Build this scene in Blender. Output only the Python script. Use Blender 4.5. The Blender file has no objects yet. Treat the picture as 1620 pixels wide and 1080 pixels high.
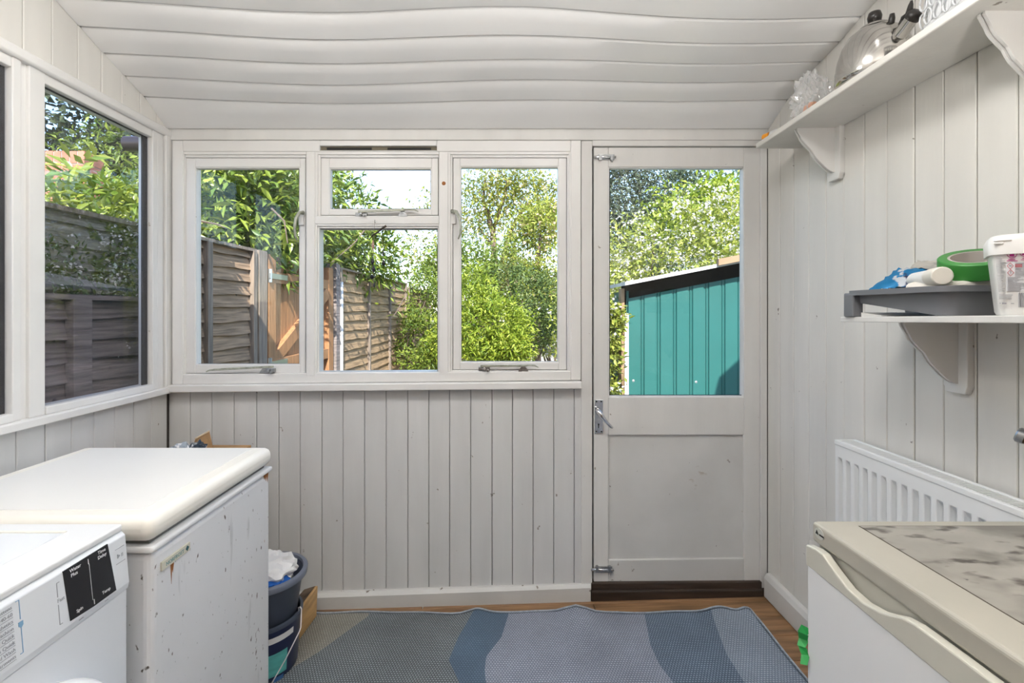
import bpy, bmesh, math, random
import numpy as np
from mathutils import Vector, Matrix
random.seed(7); RNG = np.random.default_rng(11)
S = bpy.context.scene
COL = S.collection
PI = math.pi

# ------------------------------------------------------------------ camera, sky, sun, exposure
F, CX, CY, EYE = 770.0, 790.0, 492.0, 1.32
cam_d = bpy.data.cameras.new('camera'); cam = bpy.data.objects.new('camera', cam_d); COL.objects.link(cam)
cam.location = (0, 0, EYE); cam.rotation_euler = (PI/2, 0, 0)
cam_d.sensor_width = 36; cam_d.lens = F/1620*36
cam_d.shift_x = (810-CX)/1620; cam_d.shift_y = (CY-540)/1620
cam_d.clip_start = 0.02; cam_d.clip_end = 300
S.camera = cam
SUN = Vector((0.165, -0.72, 0.66)).normalized()
w = bpy.data.worlds.new('world'); S.world = w; w.use_nodes = True
nt = w.node_tree; nt.nodes.clear()
sky = nt.nodes.new('ShaderNodeTexSky'); sky.sky_type = 'NISHITA'; sky.sun_disc = False
sky.sun_elevation = math.asin(SUN.z); sky.sun_rotation = math.atan2(SUN.x, SUN.y)
sky.air_density = 1.0; sky.dust_density = 0.6; sky.ozone_density = 1.0
bg = nt.nodes.new('ShaderNodeBackground'); bg.inputs[1].default_value = 0.29
wo = nt.nodes.new('ShaderNodeOutputWorld')
nt.links.new(sky.outputs[0], bg.inputs[0]); nt.links.new(bg.outputs[0], wo.inputs[0])
sl = bpy.data.lights.new('sun', 'SUN'); sl.energy = 4.7; sl.angle = math.radians(0.6); sl.color = (1, .95, .86)
so = bpy.data.objects.new('sun', sl); COL.objects.link(so); so.location = (2, -6, 8)
so.rotation_euler = SUN.to_track_quat('Z', 'Y').to_euler()
S.view_settings.view_transform = 'Standard'; S.view_settings.look = 'None'
S.view_settings.gamma = 1; S.view_settings.use_curve_mapping = False
S.view_settings.exposure = 1.12
UPLIGHT_FILL = 140.0  # glow of the added fill uplighter
LAMP_FILL = 17.0     # glow of the added ceiling fill lamps

# ------------------------------------------------------------------ helpers
def P(px, py, Y): return ((px-CX)*Y/F, Y, EYE-(py-CY)*Y/F)
def LW(px, py, X=-1.504):
    Y = F*X/(px-CX); return (X, Y, EYE-(py-CY)*Y/F)
D = 2.219
XL, XR = -1.504, 1.22
def fz(x): return 0.028*x
def lin(c): return tuple((v/12.92 if v <= .04045 else ((v+.055)/1.055)**2.4) for v in [q/255 for q in c])

def mat(name, col, rough=.5, metal=0., spec=.5, var=.0, vscale=6., stretch=(1, 1, 1), bump=0., bscale=None,
        specks=None, rand=None, transl=0., col2=None, coat=0., alpha=None):
    m = bpy.data.materials.new(name); m.use_nodes = True
    t = m.node_tree; N = t.nodes; L = t.links
    b = N['Principled BSDF']
    c = tuple(col)+(1,)
    b.inputs['Base Color'].default_value = c; b.inputs['Roughness'].default_value = rough
    b.inputs['Metallic'].default_value = metal; b.inputs['Specular IOR Level'].default_value = spec
    b.inputs['Coat Weight'].default_value = coat
    if alpha is not None: b.inputs['Alpha'].default_value = alpha
    geo = N.new('ShaderNodeNewGeometry')
    mp = N.new('ShaderNodeMapping'); mp.inputs['Scale'].default_value = stretch
    L.new(geo.outputs['Position'], mp.inputs['Vector'])
    out = None
    if var or col2:
        nz = N.new('ShaderNodeTexNoise'); nz.inputs['Scale'].default_value = vscale; nz.inputs['Detail'].default_value = 5
        L.new(mp.outputs[0], nz.inputs['Vector'])
        mr = N.new('ShaderNodeMapRange'); mr.inputs['From Min'].default_value = .3; mr.inputs['From Max'].default_value = .7
        L.new(nz.outputs['Fac'], mr.inputs['Value'])
        mx = N.new('ShaderNodeMix'); mx.data_type = 'RGBA'
        mx.inputs['A'].default_value = tuple(v*(1-var) for v in col)+(1,)
        mx.inputs['B'].default_value = (tuple(col2) if col2 else tuple(min(1, v*(1+var)) for v in col))+(1,)
        L.new(mr.outputs[0], mx.inputs['Factor']); out = mx.outputs['Result']
    if rand:
        mx = N.new('ShaderNodeMix'); mx.data_type = 'RGBA'
        if out: L.new(out, mx.inputs['A'])
        else: mx.inputs['A'].default_value = c
        mx.inputs['B'].default_value = tuple(rand)+(1,)
        L.new(geo.outputs['Random Per Island'], mx.inputs['Factor']); out = mx.outputs['Result']
    if specks:
        for sp in (specks if isinstance(specks, list) else [specks]):
            scol, sc, thr = sp[:3]
            mp2 = N.new('ShaderNodeMapping'); mp2.inputs['Scale'].default_value = sp[3] if len(sp) > 3 else (1, 1, 1)
            L.new(geo.outputs['Position'], mp2.inputs['Vector'])
            nz = N.new('ShaderNodeTexNoise'); nz.inputs['Scale'].default_value = sc; nz.inputs['Detail'].default_value = 3
            L.new(mp2.outputs[0], nz.inputs['Vector'])
            mr = N.new('ShaderNodeMapRange'); mr.inputs['From Min'].default_value = thr; mr.inputs['From Max'].default_value = thr+(sp[4] if len(sp) > 4 else .04)
            L.new(nz.outputs['Fac'], mr.inputs['Value'])
            mx = N.new('ShaderNodeMix'); mx.data_type = 'RGBA'
            if out: L.new(out, mx.inputs['A'])
            else: mx.inputs['A'].default_value = c
            mx.inputs['B'].default_value = tuple(scol)+(1,)
            L.new(mr.outputs[0], mx.inputs['Factor']); out = mx.outputs['Result']
    if out: L.new(out, b.inputs['Base Color'])
    if bump:
        nb = N.new('ShaderNodeTexNoise'); nb.inputs['Scale'].default_value = bscale or vscale*4; nb.inputs['Detail'].default_value = 4
        L.new(mp.outputs[0], nb.inputs['Vector'])
        bp = N.new('ShaderNodeBump'); bp.inputs['Strength'].default_value = bump; bp.inputs['Distance'].default_value = .004
        L.new(nb.outputs['Fac'], bp.inputs['Height']); L.new(bp.outputs[0], b.inputs['Normal'])
    if transl:
        tr = N.new('ShaderNodeBsdfTranslucent'); ms = N.new('ShaderNodeMixShader'); ms.inputs[0].default_value = transl
        if out: L.new(out, tr.inputs[0])
        else: tr.inputs[0].default_value = c
        L.new(b.outputs[0], ms.inputs[1]); L.new(tr.outputs[0], ms.inputs[2])
        L.new(ms.outputs[0], N['Material Output'].inputs[0])
    return m

def glass_mat(name, tint=(1, 1, 1), ior=1.45, haze=0., rough=0.0, refl=1.0):
    m = bpy.data.materials.new(name); m.use_nodes = True
    t = m.node_tree; N = t.nodes; L = t.links; N.remove(N['Principled BSDF'])
    tr = N.new('ShaderNodeBsdfTransparent'); tr.inputs[0].default_value = tuple(tint)+(1,)
    gl = N.new('ShaderNodeBsdfGlossy'); gl.inputs['Roughness'].default_value = rough
    lw = N.new('ShaderNodeLayerWeight'); lw.inputs[0].default_value = .5
    pw5 = N.new('ShaderNodeMath'); pw5.operation = 'POWER'; pw5.inputs[1].default_value = 5; L.new(lw.outputs['Facing'], pw5.inputs[0])
    r0 = ((ior-1)/(ior+1))**2
    fr = N.new('ShaderNodeMath'); fr.operation = 'MULTIPLY_ADD'; fr.inputs[1].default_value = 1-r0; fr.inputs[2].default_value = r0; L.new(pw5.outputs[0], fr.inputs[0])
    ms = N.new('ShaderNodeMixShader')
    mu = N.new('ShaderNodeMath'); mu.operation = 'MULTIPLY'; mu.inputs[1].default_value = refl
    L.new(fr.outputs[0], mu.inputs[0]); L.new(mu.outputs[0], ms.inputs[0])
    L.new(tr.outputs[0], ms.inputs[1]); L.new(gl.outputs[0], ms.inputs[2])
    last = ms.outputs[0]
    if haze:
        df = N.new('ShaderNodeBsdfDiffuse'); df.inputs[0].default_value = (.8, .8, .8, 1)
        m2 = N.new('ShaderNodeMixShader'); m2.inputs[0].default_value = haze
        L.new(last, m2.inputs[1]); L.new(df.outputs[0], m2.inputs[2]); last = m2.outputs[0]
    L.new(last, N['Material Output'].inputs[0])
    return m

class MB:
    def __init__(s): s.v = []; s.f = []; s.m = []; s.cur = 0
    def add(s, vs, fs, mi=None):
        o = len(s.v); s.v += [tuple(p) for p in vs]
        for f in fs: s.f.append(tuple(i+o for i in f)); s.m.append(s.cur if mi is None else mi)
        return s
    def hexa(s, p):  # 8 points: front 4 then back 4
        return s.add(p, [(0, 1, 2, 3), (7, 6, 5, 4), (0, 4, 5, 1), (1, 5, 6, 2), (2, 6, 7, 3), (3, 7, 4, 0)])
    def box(s, a, b):
        x0, y0, z0 = a; x1, y1, z1 = b
        return s.hexa([(x0, y0, z0), (x1, y0, z0), (x1, y0, z1), (x0, y0, z1), (x0, y1, z0), (x1, y1, z0), (x1, y1, z1), (x0, y1, z1)])
    def px(s, x0, x1, y0, y1, Yf, dep, y0r=None, y1r=None):   # y0 upper, y1 lower pixel rows; *r = at right end
        y0r = y0 if y0r is None else y0r; y1r = y1 if y1r is None else y1r
        fr = [P(x0, y1, Yf), P(x1, y1r, Yf), P(x1, y0r, Yf), P(x0, y0, Yf)]
        return s.hexa(fr+[(a, b+dep, c) for a, b, c in fr])
    def prism(s, poly, fn0, fn1, mi=None):  # poly 2D list; fn map 2D->3D at both ends
        n = len(poly); vs = [fn0(*q) for q in poly]+[fn1(*q) for q in poly]
        fs = [tuple(range(n)), tuple(range(2*n-1, n-1, -1))]+[(i, i+n, (i+1) % n+n, (i+1) % n) for i in range(n)]
        return s.add(vs, fs, mi)
    def tube(s, pts, r, n=8, cap=True):
        pts = [Vector(p) for p in pts]; rs = r if isinstance(r, (list, tuple)) else [r]*len(pts)
        vs = []; up = None
        for i, p in enumerate(pts):
            d = (pts[min(i+1, len(pts)-1)]-pts[max(i-1, 0)]).normalized()
            if up is None: up = d.orthogonal().normalized()
            up = (up-d*up.dot(d)).normalized(); sd = d.cross(up)
            for k in range(n):
                a = 2*PI*k/n; vs.append(p+(up*math.cos(a)+sd*math.sin(a))*rs[i])
        fs = [(i*n+k, i*n+(k+1) % n, (i+1)*n+(k+1) % n, (i+1)*n+k) for i in range(len(pts)-1) for k in range(n)]
        if cap: fs += [tuple(range(n-1, -1, -1)), tuple((len(pts)-1)*n+k for k in range(n))]
        return s.add(vs, fs)
    def lathe(s, prof, c, n=32, axis='Z', a0=0., a1=2*PI, mi=None):
        full = abs(a1-a0-2*PI) < 1e-6; k = n if full else n+1; vs = []
        for r, h in prof:
            for j in range(k):
                a = a0+(a1-a0)*j/n; u, v = r*math.cos(a), r*math.sin(a)
                q = {'Z': (u, v, h), 'X': (h, u, v), 'Y': (u, h, v)}[axis]
                vs.append((c[0]+q[0], c[1]+q[1], c[2]+q[2]))
        fs = []
        for i in range(len(prof)-1):
            for j in range(n):
                j2 = (j+1) % k
                fs.append((i*k+j, i*k+j2, (i+1)*k+j2, (i+1)*k+j))
        return s.add(vs, fs, mi)
    def grid(s, fn, nu, nv, mi=None):
        vs = [fn(i/nu, j/nv) for j in range(nv+1) for i in range(nu+1)]
        fs = [(j*(nu+1)+i, j*(nu+1)+i+1, (j+1)*(nu+1)+i+1, (j+1)*(nu+1)+i) for j in range(nv) for i in range(nu)]
        return s.add(vs, fs, mi)

ORG = {}
def org(o): return ORG.get(o.name, Vector((0, 0, 0)))
def obj(name, mb, m, parent=None, smooth=False, bevel=0., seg=2, fixn=True, label=None, kind=None, sub=0):
    me = bpy.data.meshes.new(name)
    o0 = org(parent) if parent else Vector((0, 0, 0))
    me.from_pydata([tuple(Vector(p)-o0) for p in mb.v], [], mb.f)
    ms = m if isinstance(m, (list, tuple)) else [m]
    for q in ms: me.materials.append(q)
    if len(ms) > 1: me.polygons.foreach_set('material_index', mb.m)
    if fixn:
        bm = bmesh.new(); bm.from_mesh(me); bmesh.ops.recalc_face_normals(bm, faces=bm.faces); bm.to_mesh(me); bm.free()
    if smooth: me.polygons.foreach_set('use_smooth', [True]*len(me.polygons))
    o = bpy.data.objects.new(name, me); COL.objects.link(o)
    ORG[o.name] = o0.copy()
    if parent: o.parent = parent
    if bevel:
        b = o.modifiers.new('bevel', 'BEVEL'); b.width = bevel; b.segments = seg; b.limit_method = 'ANGLE'; b.angle_limit = math.radians(40)
        b.harden_normals = False
    if sub:
        b = o.modifiers.new('sub', 'SUBSURF'); b.levels = sub; b.render_levels = sub
    if label: o['label'] = label
    if kind: o['kind'] = kind
    return o
def smooth_by_angle(o, ang=40):
    me = o.data
    me.polygons.foreach_set('use_smooth', [True]*len(me.polygons))
    try: me.set_sharp_from_angle(angle=math.radians(ang))
    except Exception: pass
    return o
def tag(o, label, cat, group=None, kind=None):
    o['label'] = label; o['category'] = cat
    if group: o['group'] = group
    if kind: o['kind'] = kind
    return o
def thing(name, label, cat, loc, group=None, kind=None):
    o = bpy.data.objects.new(name, None); COL.objects.link(o); o.location = loc; o.empty_display_size = .1
    ORG[o.name] = Vector(loc)
    return tag(o, label, cat, group, kind)
def text(name, body, parent, pos, rot, size, m, ext=.0003, align='LEFT'):
    cu = bpy.data.curves.new(name, 'FONT'); cu.body = body; cu.size = size; cu.extrude = ext; cu.align_x = align
    cu.resolution_u = 3
    tmp = bpy.data.objects.new('tmp_text', cu); me = bpy.data.meshes.new_from_object(tmp); bpy.data.objects.remove(tmp); bpy.data.curves.remove(cu)
    me.name = name; me.materials.clear(); me.materials.append(m); o = bpy.data.objects.new(name, me); COL.objects.link(o); o.parent = parent; o['kind'] = 'stuff'
    o.location = Vector(pos)-org(parent); o.rotation_euler = rot; return o
def spline(xs, ys):
    xs = np.array(xs, float); ys = np.array(ys, float); n = len(xs); h = np.diff(xs)
    A = np.zeros((n, n)); b = np.zeros(n); A[0, 0] = A[-1, -1] = 1
    for i in range(1, n-1):
        A[i, i-1] = h[i-1]; A[i, i] = 2*(h[i-1]+h[i]); A[i, i+1] = h[i]
        b[i] = 6*((ys[i+1]-ys[i])/h[i]-(ys[i]-ys[i-1])/h[i-1])
    m = np.linalg.solve(A, b)
    def f(x):
        x = min(max(x, xs[0]), xs[-1]); i = min(max(int(np.searchsorted(xs, x))-1, 0), n-2); t = x-xs[i]
        return float(ys[i]+t*((ys[i+1]-ys[i])/h[i]-h[i]*(2*m[i]+m[i+1])/6)+t*t*m[i]/2+t**3*(m[i+1]-m[i])/(6*h[i]))
    return f

# ------------------------------------------------------------------ materials
WH = (.70, .675, .635)
paint = mat('white_painted_wood', (.685, .675, .655), .55, var=.05, vscale=3, stretch=(3, 3, .5), bump=.12, bscale=30,
            specks=[((.30, .27, .23), 34, .735), ((.42, .38, .33), 9, .76, (1, 1, .35))])
paint_wall = mat('white_painted_plank', (.635, .635, .63), .5, var=.06, vscale=3, stretch=(3, 3, .4), bump=.15, bscale=26,
                 specks=[((.25, .22, .19), 30, .735), ((.38, .34, .29), 8, .765, (1, 1, .3))])
paint_warm = mat('warm_white_painted_plank', (.70, .68, .64), .5, var=.05, vscale=3, stretch=(3, 3, .4), bump=.15, bscale=26,
                 specks=[((.25, .22, .19), 34, .745)])
paint_dirty = mat('scuffed_white_paint', (.61, .605, .59), .55, var=.07, vscale=4, bump=.12, bscale=30,
                  specks=[((.20, .17, .14), 26, .70), ((.36, .30, .24), 7, .72, (1, 1, 2))])
groove = mat('dark_joint', (.10, .085, .075), .8)  # dark backing that shows between the planks
pvc = mat('white_glossy_plastic_cladding', (.84, .835, .825), .16, spec=.6, var=.02, vscale=2)
pvc_gap = mat('grey_cladding_joint', (.50, .50, .50), .5)
upvc = mat('satin_white_gloss_paint', (.74, .73, .715), .38, var=.03, vscale=5, bump=.05, bscale=40, specks=((.32, .26, .2), 30, .75))
glass = glass_mat('window_glass', (.97, .98, .98), 1.45, refl=.6)
glass_left = glass_mat('dusty_tinted_glass', (.88, .89, .92), 1.5, haze=.006)
black = mat('black_rubber', (.012, .011, .013), .6)
chrome = mat('worn_chrome', (.72, .73, .75), .16, metal=1, var=.12, vscale=60)
steel_dull = mat('dull_steel', (.38, .39, .40), .38, metal=1, var=.2, vscale=70)
brassg = mat('tarnished_metal', (.40, .41, .34), .4, metal=.35, var=.25, vscale=60)
dkwood = mat('dark_stained_threshold', (.045, .030, .022), .45, var=.5, vscale=5, stretch=(.6, 6, 6), bump=.3, specks=((.45, .42, .36), 28, .75))
floorw = mat('brown_floor_board', (.27, .150, .072), .5, var=.42, vscale=4, stretch=(.9, 9, 9), bump=.3, bscale=24)
whitegoods = mat('white_enamel', (.78, .79, .80), .3, spec=.5)
ivory = mat('ivory_plastic', (.86, .83, .76), .35, var=.02, vscale=4)
darkgap = mat('dark_gap', (.02, .019, .018), .8)

# ------------------------------------------------------------------ ceiling (wavy cladding, rising towards the house)
CL = {2.06: [(228, 153), (300, 157), (420, 162), (540, 164.7), (680, 162), (820, 159), (950, 160), (1080, 161.3), (1246, 158)],
      1.955: [(198, 121), (300, 126), (420, 132.5), (540, 135.7), (680, 131), (820, 127), (950, 128.5), (1080, 131.7), (1200, 130), (1270, 128)],
      1.85: [(164, 85), (300, 92), (420, 99), (540, 102), (680, 98), (820, 95), (950, 97), (1080, 102), (1200, 101), (1298, 98)],
      1.745: [(126, 43), (300, 53), (420, 61), (540, 64.3), (680, 60), (820, 57.3), (950, 62), (1080, 69), (1200, 70), (1328, 67)],
      1.64: [(84, -4), (300, 10), (420, 18), (540, 21), (680, 15), (820, 11.7), (950, 20), (1080, 29.3), (1200, 32), (1363, 27)]}
CYS = [1.64, 1.745, 1.85, 1.955, 2.06]
CSP = {Y: spline([(p-CX)*Y/F for p, q in CL[Y]], [EYE-(q-CY)*Y/F for p, q in CL[Y]]) for Y in CYS}
def ceil_z(x, y):
    x = min(max(x, XL), XR)
    zb = EYE-(204-CY)*2.2/F
    if y >= 2.06:
        t = min((y-2.06)/.145, 1.1); return CSP[2.06](x)*(1-t)+zb*t
    if y <= 1.64:
        return CSP[1.64](x)*max(0, 1-(1.64-y)*.0)+.19*(1.64-y)
    for a, b in zip(CYS, CYS[1:]):
        if a <= y <= b:
            t = (y-a)/(b-a); return CSP[a](x)*(1-t)+CSP[b](x)*t
YB = -1.55      # wall behind the camera
mb = MB()
NX = 40
mb.grid(lambda u, v: (XL-.02+(XR-XL+.04)*u, YB+(2.24-YB)*v, ceil_z(XL+(XR-XL)*u, YB+(2.24-YB)*v)+.011), NX, 40)
mb.grid(lambda u, v: (XL-.02+(XR-XL+.04)*u, YB+(2.24-YB)*v, ceil_z(XL+(XR-XL)*u, YB+(2.24-YB)*v)+.035), NX, 40)
ceiling = tag(obj('ceiling', mb, pvc_gap, smooth=True, kind='structure'), 'white plastic clad ceiling sloping down to the window wall, rippled boards', 'ceiling')
edges = [2.206, 2.06, 1.955, 1.85, 1.745, 1.64]
y = 1.64
while y > YB+.12: y -= .105; edges.append(y)
for a, b in zip(edges, edges[1:]):
    mb = MB(); y1, y0 = a-.005, b+.006
    def sec(x):
        return [(x, y1, ceil_z(x, y1)+.009), (x, y1, ceil_z(x, y1)), (x, (y0+y1)/2, ceil_z(x, (y0+y1)/2)), (x, y0+.004, ceil_z(x, y0)), (x, y0, ceil_z(x, y0)+.004), (x, y0, ceil_z(x, y0)+.009)]
    xs = [XL+(XR-XL)*i/NX for i in range(NX+1)]
    vs = [q for x in xs for q in sec(x)]
    fs = [(i*6+k, i*6+k+1, (i+1)*6+k+1, (i+1)*6+k) for i in range(NX) for k in range(5)]
    mb.add(vs, fs)
    o = obj('cladding_board', mb, pvc, ceiling); smooth_by_angle(o, 30)
# roof above
roofm = mat('grey_roof_felt', (.10, .10, .10), .9, var=.2)
mb = MB()
def rz(y): return 2.335+.24*(2.2-y)+.03
mb.hexa([(-1.60, 2.36, rz(2.36)-.05), (1.34, 2.36, rz(2.36)-.05), (1.34, 2.36, rz(2.36)), (-1.60, 2.36, rz(2.36)), (-1.60, YB-.1, rz(YB-.1)-.0), (1.34, YB-.1, rz(YB-.1)-.0), (1.34, YB-.1, rz(YB-.1)+.06), (-1.60, YB-.1, rz(YB-.1)+.06)])
tag(obj('roof', mb, roofm, kind='structure'), 'grey felt lean-to roof over the utility room', 'roof')

# added fill lamps: opal bowls above the frame that brighten the dark interior
lampm = bpy.data.materials.new('fill_glow_opal'); lampm.use_nodes = True
pbl = lampm.node_tree.nodes['Principled BSDF']; pbl.inputs['Base Color'].default_value = (.9, .9, .88, 1)
pbl.inputs['Emission Color'].default_value = (1, .985, .955, 1); pbl.inputs['Emission Strength'].default_value = LAMP_FILL
for lx, ly, lb in ((-.80, 1.02, 'added opal fill lamp out of view nearer the side windows'), (.32, .92, 'added opal fill lamp out of view nearer the shelf wall')):
    lz = ceil_z(lx, ly)
    la = thing('ceiling_fill_lamp', lb, 'lamp', (lx, ly, lz), 'added ceiling fill lamps')
    mb = MB(); mb.lathe([(.001, lz+.01), (.19, lz+.01), (.19, lz-.025), (.17, lz-.025)], (lx, ly, 0), 40); obj('lamp_base', mb, pvc, la, smooth=False)
    mb = MB(); mb.lathe([(.17, lz-.022), (.165, lz-.045), (.14, lz-.07), (.08, lz-.088), (.001, lz-.094)], (lx, ly, 0), 40); obj('lamp_diffuser', mb, lampm, la, smooth=True)

# added fill uplighter behind the viewer, brightens ceiling and room
upm = bpy.data.materials.new('fill_glow_uplight'); upm.use_nodes = True
pbl = upm.node_tree.nodes['Principled BSDF']; pbl.inputs['Emission Color'].default_value = (1, .985, .955, 1); pbl.inputs['Emission Strength'].default_value = UPLIGHT_FILL
ux, uy, uz = .35, -.55, 1.30
ul = thing('fill_uplighter', 'added fill uplighter standing unseen behind the viewer', 'lamp', (ux, uy, fz(ux)))
mb = MB(); mb.lathe([(.001, fz(ux)+.03), (.13, fz(ux)+.02), (.14, fz(ux)+.002), (.001, fz(ux)+.002)], (ux, uy, 0), 32); obj('base', mb, steel_dull, ul)
mb = MB(); mb.tube([(ux, uy, fz(ux)+.02), (ux, uy, uz)], .012, 12); obj('pole', mb, steel_dull, ul, smooth=True)
mb = MB(); mb.lathe([(.02, uz-.02), (.12, uz+.02), (.20, uz+.10), (.205, uz+.10), (.125, uz+.01), (.02, uz-.03)], (ux, uy, 0), 40); obj('lamp_shade', mb, steel_dull, ul, smooth=True)
mb = MB(); mb.lathe([(.001, uz+.06), (.15, uz+.055), (.16, uz+.062), (.001, uz+.075)], (ux, uy, 0), 32); obj('lamp_disc', mb, upm, ul, smooth=True)

# ------------------------------------------------------------------ floor
mb = MB()
mb.hexa([(XL-.1, YB, fz(XL)-.10), (XR+.1, YB, fz(XR)-.10), (XR+.1, YB, fz(XR)-.02), (XL-.1, YB, fz(XL)-.02), (XL-.1, D+.12, fz(XL)-.10), (XR+.1, D+.12, fz(XR)-.10), (XR+.1, D+.12, fz(XR)-.02), (XL-.1, D+.12, fz(XL)-.02)])
floor = tag(obj('floor', mb, darkgap, kind='structure'), 'brown wooden floorboards showing round the edge of the rug', 'floor')
fy = [2.30, 2.178, 2.06, 1.936, 1.80, 1.68, 1.56]
while fy[-1] > YB+.1: fy.append(fy[-1]-.125)
def fprism(mb, x0, x1, y0, y1, zt=0.):
    mb.hexa([(x0, y0, fz(x0)-.02), (x1, y0, fz(x1)-.02), (x1, y0, fz(x1)+zt), (x0, y0, fz(x0)+zt), (x0, y1, fz(x0)-.02), (x1, y1, fz(x1)-.02), (x1, y1, fz(x1)+zt), (x0, y1, fz(x0)+zt)])
for i, (a, b) in enumerate(zip(fy, fy[1:])):
    cut = [(.0, -.345), (.9, .42), (.35, -.9), (.1, .2)][i % 4][1]
    for x0, x1 in ((XL-.05, cut-.002), (cut+.002, XR+.03)):
        mb = MB(); fprism(mb, x0, x1, b+.0025, a-.0025, random.uniform(-.002, .001)); obj('floorboard', mb, floorw, floor, bevel=.002, seg=1)

# ------------------------------------------------------------------ plank walls
def plank_cross(w, t=.012, c=.0022):  # cross-section across width (u) and depth (v, 0=front)
    return [(0, t), (0, c), (c, 0), (w-c, 0), (w, c), (w, t)]
def plank_y(mb, y0, y1, zb0, zt, X, sgn, zb1=None):   # plank on side wall; sgn=+1 faces +X
    poly = plank_cross(y1-y0)
    ztf = zt if callable(zt) else (lambda y: zt)
    zbf = zb0 if callable(zb0) else (lambda y: zb0)
    mb.prism(poly, lambda u, v: (X-sgn*v, y0+u, zbf(y0+u)), lambda u, v: (X-sgn*v, y0+u, ztf(y0+u)))
# wall_back : window and door wall
mb = MB()
zs_sill = EYE-(612-CY)*D/F
xw1 = (930-CX)*D/F; xd1 = (1206-CX)*D/F
mb.box((XL-.06, D+.012, -.06), (xw1, D+.09, zs_sill-.0))
mb.box((XL-.06, D+.012, EYE+(492-226)*D/F), (XR+.06, D+.09, 2.26))
mb.box((XL-.06, D+.012, zs_sill), ((270-CX)*D/F, D+.09, 2.16))
mb.box((xd1, D+.012, -.06), (XR+.08, D+.09, 2.16))
mb.box(((921-CX)*D/F, D+.012, -.06), ((936-CX)*D/F, D+.09, 2.16))
wall_back = tag(obj('wall_back', mb, groove, kind='structure'), 'white painted vertical plank wall under the wide window', 'wall')
bl = [266.5, 300.7, 335, 370, 405.7, 440.7, 474.7, 509, 542.7, 576.7, 610.7, 645, 678.3, 711.3, 744.7, 778.3, 810.7, 843.3, 876, 908.3, 928]
for a, b in zip(bl, bl[1:]):
    x0, x1 = (a-CX)*D/F+.0012, (b-CX)*D/F-.0012
    mb = MB(); yo = D+random.uniform(-.0015, .0015)
    mb.prism(plank_cross(x1-x0, c=.002), lambda u, v: (x0+u, yo+v, -.03), lambda u, v: (x0+u, yo+v, zs_sill-.005))
    obj('plank', mb, paint_wall, wall_back)
# wall_left
mb = MB()
mb.box((XL-.09, YB, -.07), (XL-.012, D+.09, .955))
mb.box((XL-.09, YB, 2.09), (XL-.012, D+.09, 2.22)); mb.hexa([(XL-.09, YB, 2.2), (XL-.012, YB, 2.2), (XL-.012, YB, 3.13), (XL-.09, YB, 3.13), (XL-.09, D+.09, 2.2), (XL-.012, D+.09, 2.2), (XL-.012, D+.09, 2.24), (XL-.09, D+.09, 2.24)])
wall_left = tag(obj('wall_left', mb, groove, kind='structure'), 'white painted plank wall with the side windows above the freezer', 'wall')
ll = [2.205, 2.105, 2.004, 1.905, 1.807, 1.711, 1.613, 1.516]
while ll[-1] > YB+.1: ll.append(ll[-1]-.0985)
for a, b in zip(ll, ll[1:]):
    mb = MB(); plank_y(mb, b+.0012, a-.0014, -.06, .965, XL+random.uniform(-.001, .001), 1); obj('plank', mb, paint_wall, wall_left)
lu = [2.215, 2.137, 2.039, 1.94, 1.841, 1.739, 1.638, 1.538]
while lu[-1] > YB+.1: lu.append(lu[-1]-.1)
for a, b in zip(lu, lu[1:]):
    mb = MB(); plank_y(mb, b+.0015, a-.0015, 2.12, lambda y: ceil_z(XL, y)+.004, XL+random.uniform(-.0015, .0015), 1); obj('plank', mb, paint_warm, wall_left)
# wall_right
mb = MB()
mb.hexa([(XR+.012, YB, -.05), (XR+.10, YB, -.05), (XR+.10, YB, 3.13), (XR+.012, YB, 3.13), (XR+.012, D+.09, -.05), (XR+.10, D+.09, -.05), (XR+.10, D+.09, 2.24), (XR+.012, D+.09, 2.24)])
wall_right = tag(obj('wall_right', mb, groove, kind='structure'), 'white painted vertical plank wall carrying the shelves and radiator', 'wall')
rl = [2.213, 2.116, 2.019, 1.92, 1.818, 1.722, 1.627, 1.532, 1.431, 1.337, 1.245, 1.1456]
while rl[-1] > YB+.1: rl.append(rl[-1]-.097)
for a, b in zip(rl, rl[1:]):
    mb = MB(); plank_y(mb, b+.0014, a-.0014, -.02, lambda y: ceil_z(XR, y)+.004, XR+random.uniform(-.001, .001), -1); obj('plank', mb, paint_warm, wall_right)
# wall_front (behind the camera) with an old pine door
mb = MB(); mb.box((XL-.1, YB-.1, -.06), (XR+.1, YB, 3.2))
tag(obj('wall_front', mb, mat('brown_house_brickwork', (.17, .125, .09), .85, var=.35, vscale=9, bump=.4), kind='structure'), 'brown brick house wall behind the viewer', 'wall')
pine = mat('varnished_pine', (.42, .20, .06), .4, var=.3, vscale=5, stretch=(6, 6, .6), bump=.1)
d2 = thing('door_2', 'varnished pine door with a glazed upper half in the house wall', 'door', (.45, YB+.02, .02), kind='structure')
mb = MB()
for x0, x1, z0, z1 in ((.0, .12, .02, 2.0), (.72, .84, .02, 2.0), (.12, .72, .02, .25), (.12, .72, .85, 1.0), (.12, .72, 1.88, 2.0)): mb.box((x0, YB+.005, z0), (x1, YB+.045, z1))
obj('door_frame', mb, pine, d2, bevel=.004)
mb = MB(); mb.box((.12, YB+.005, .25), (.72, YB+.02, .85)); obj('panel', mb, pine, d2)
mb = MB(); mb.box((.12, YB+.012, 1.0), (.72, YB+.016, 1.88)); obj('pane', mb, mat('dark_house_glass', (.03, .03, .03), .05), d2)

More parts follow.
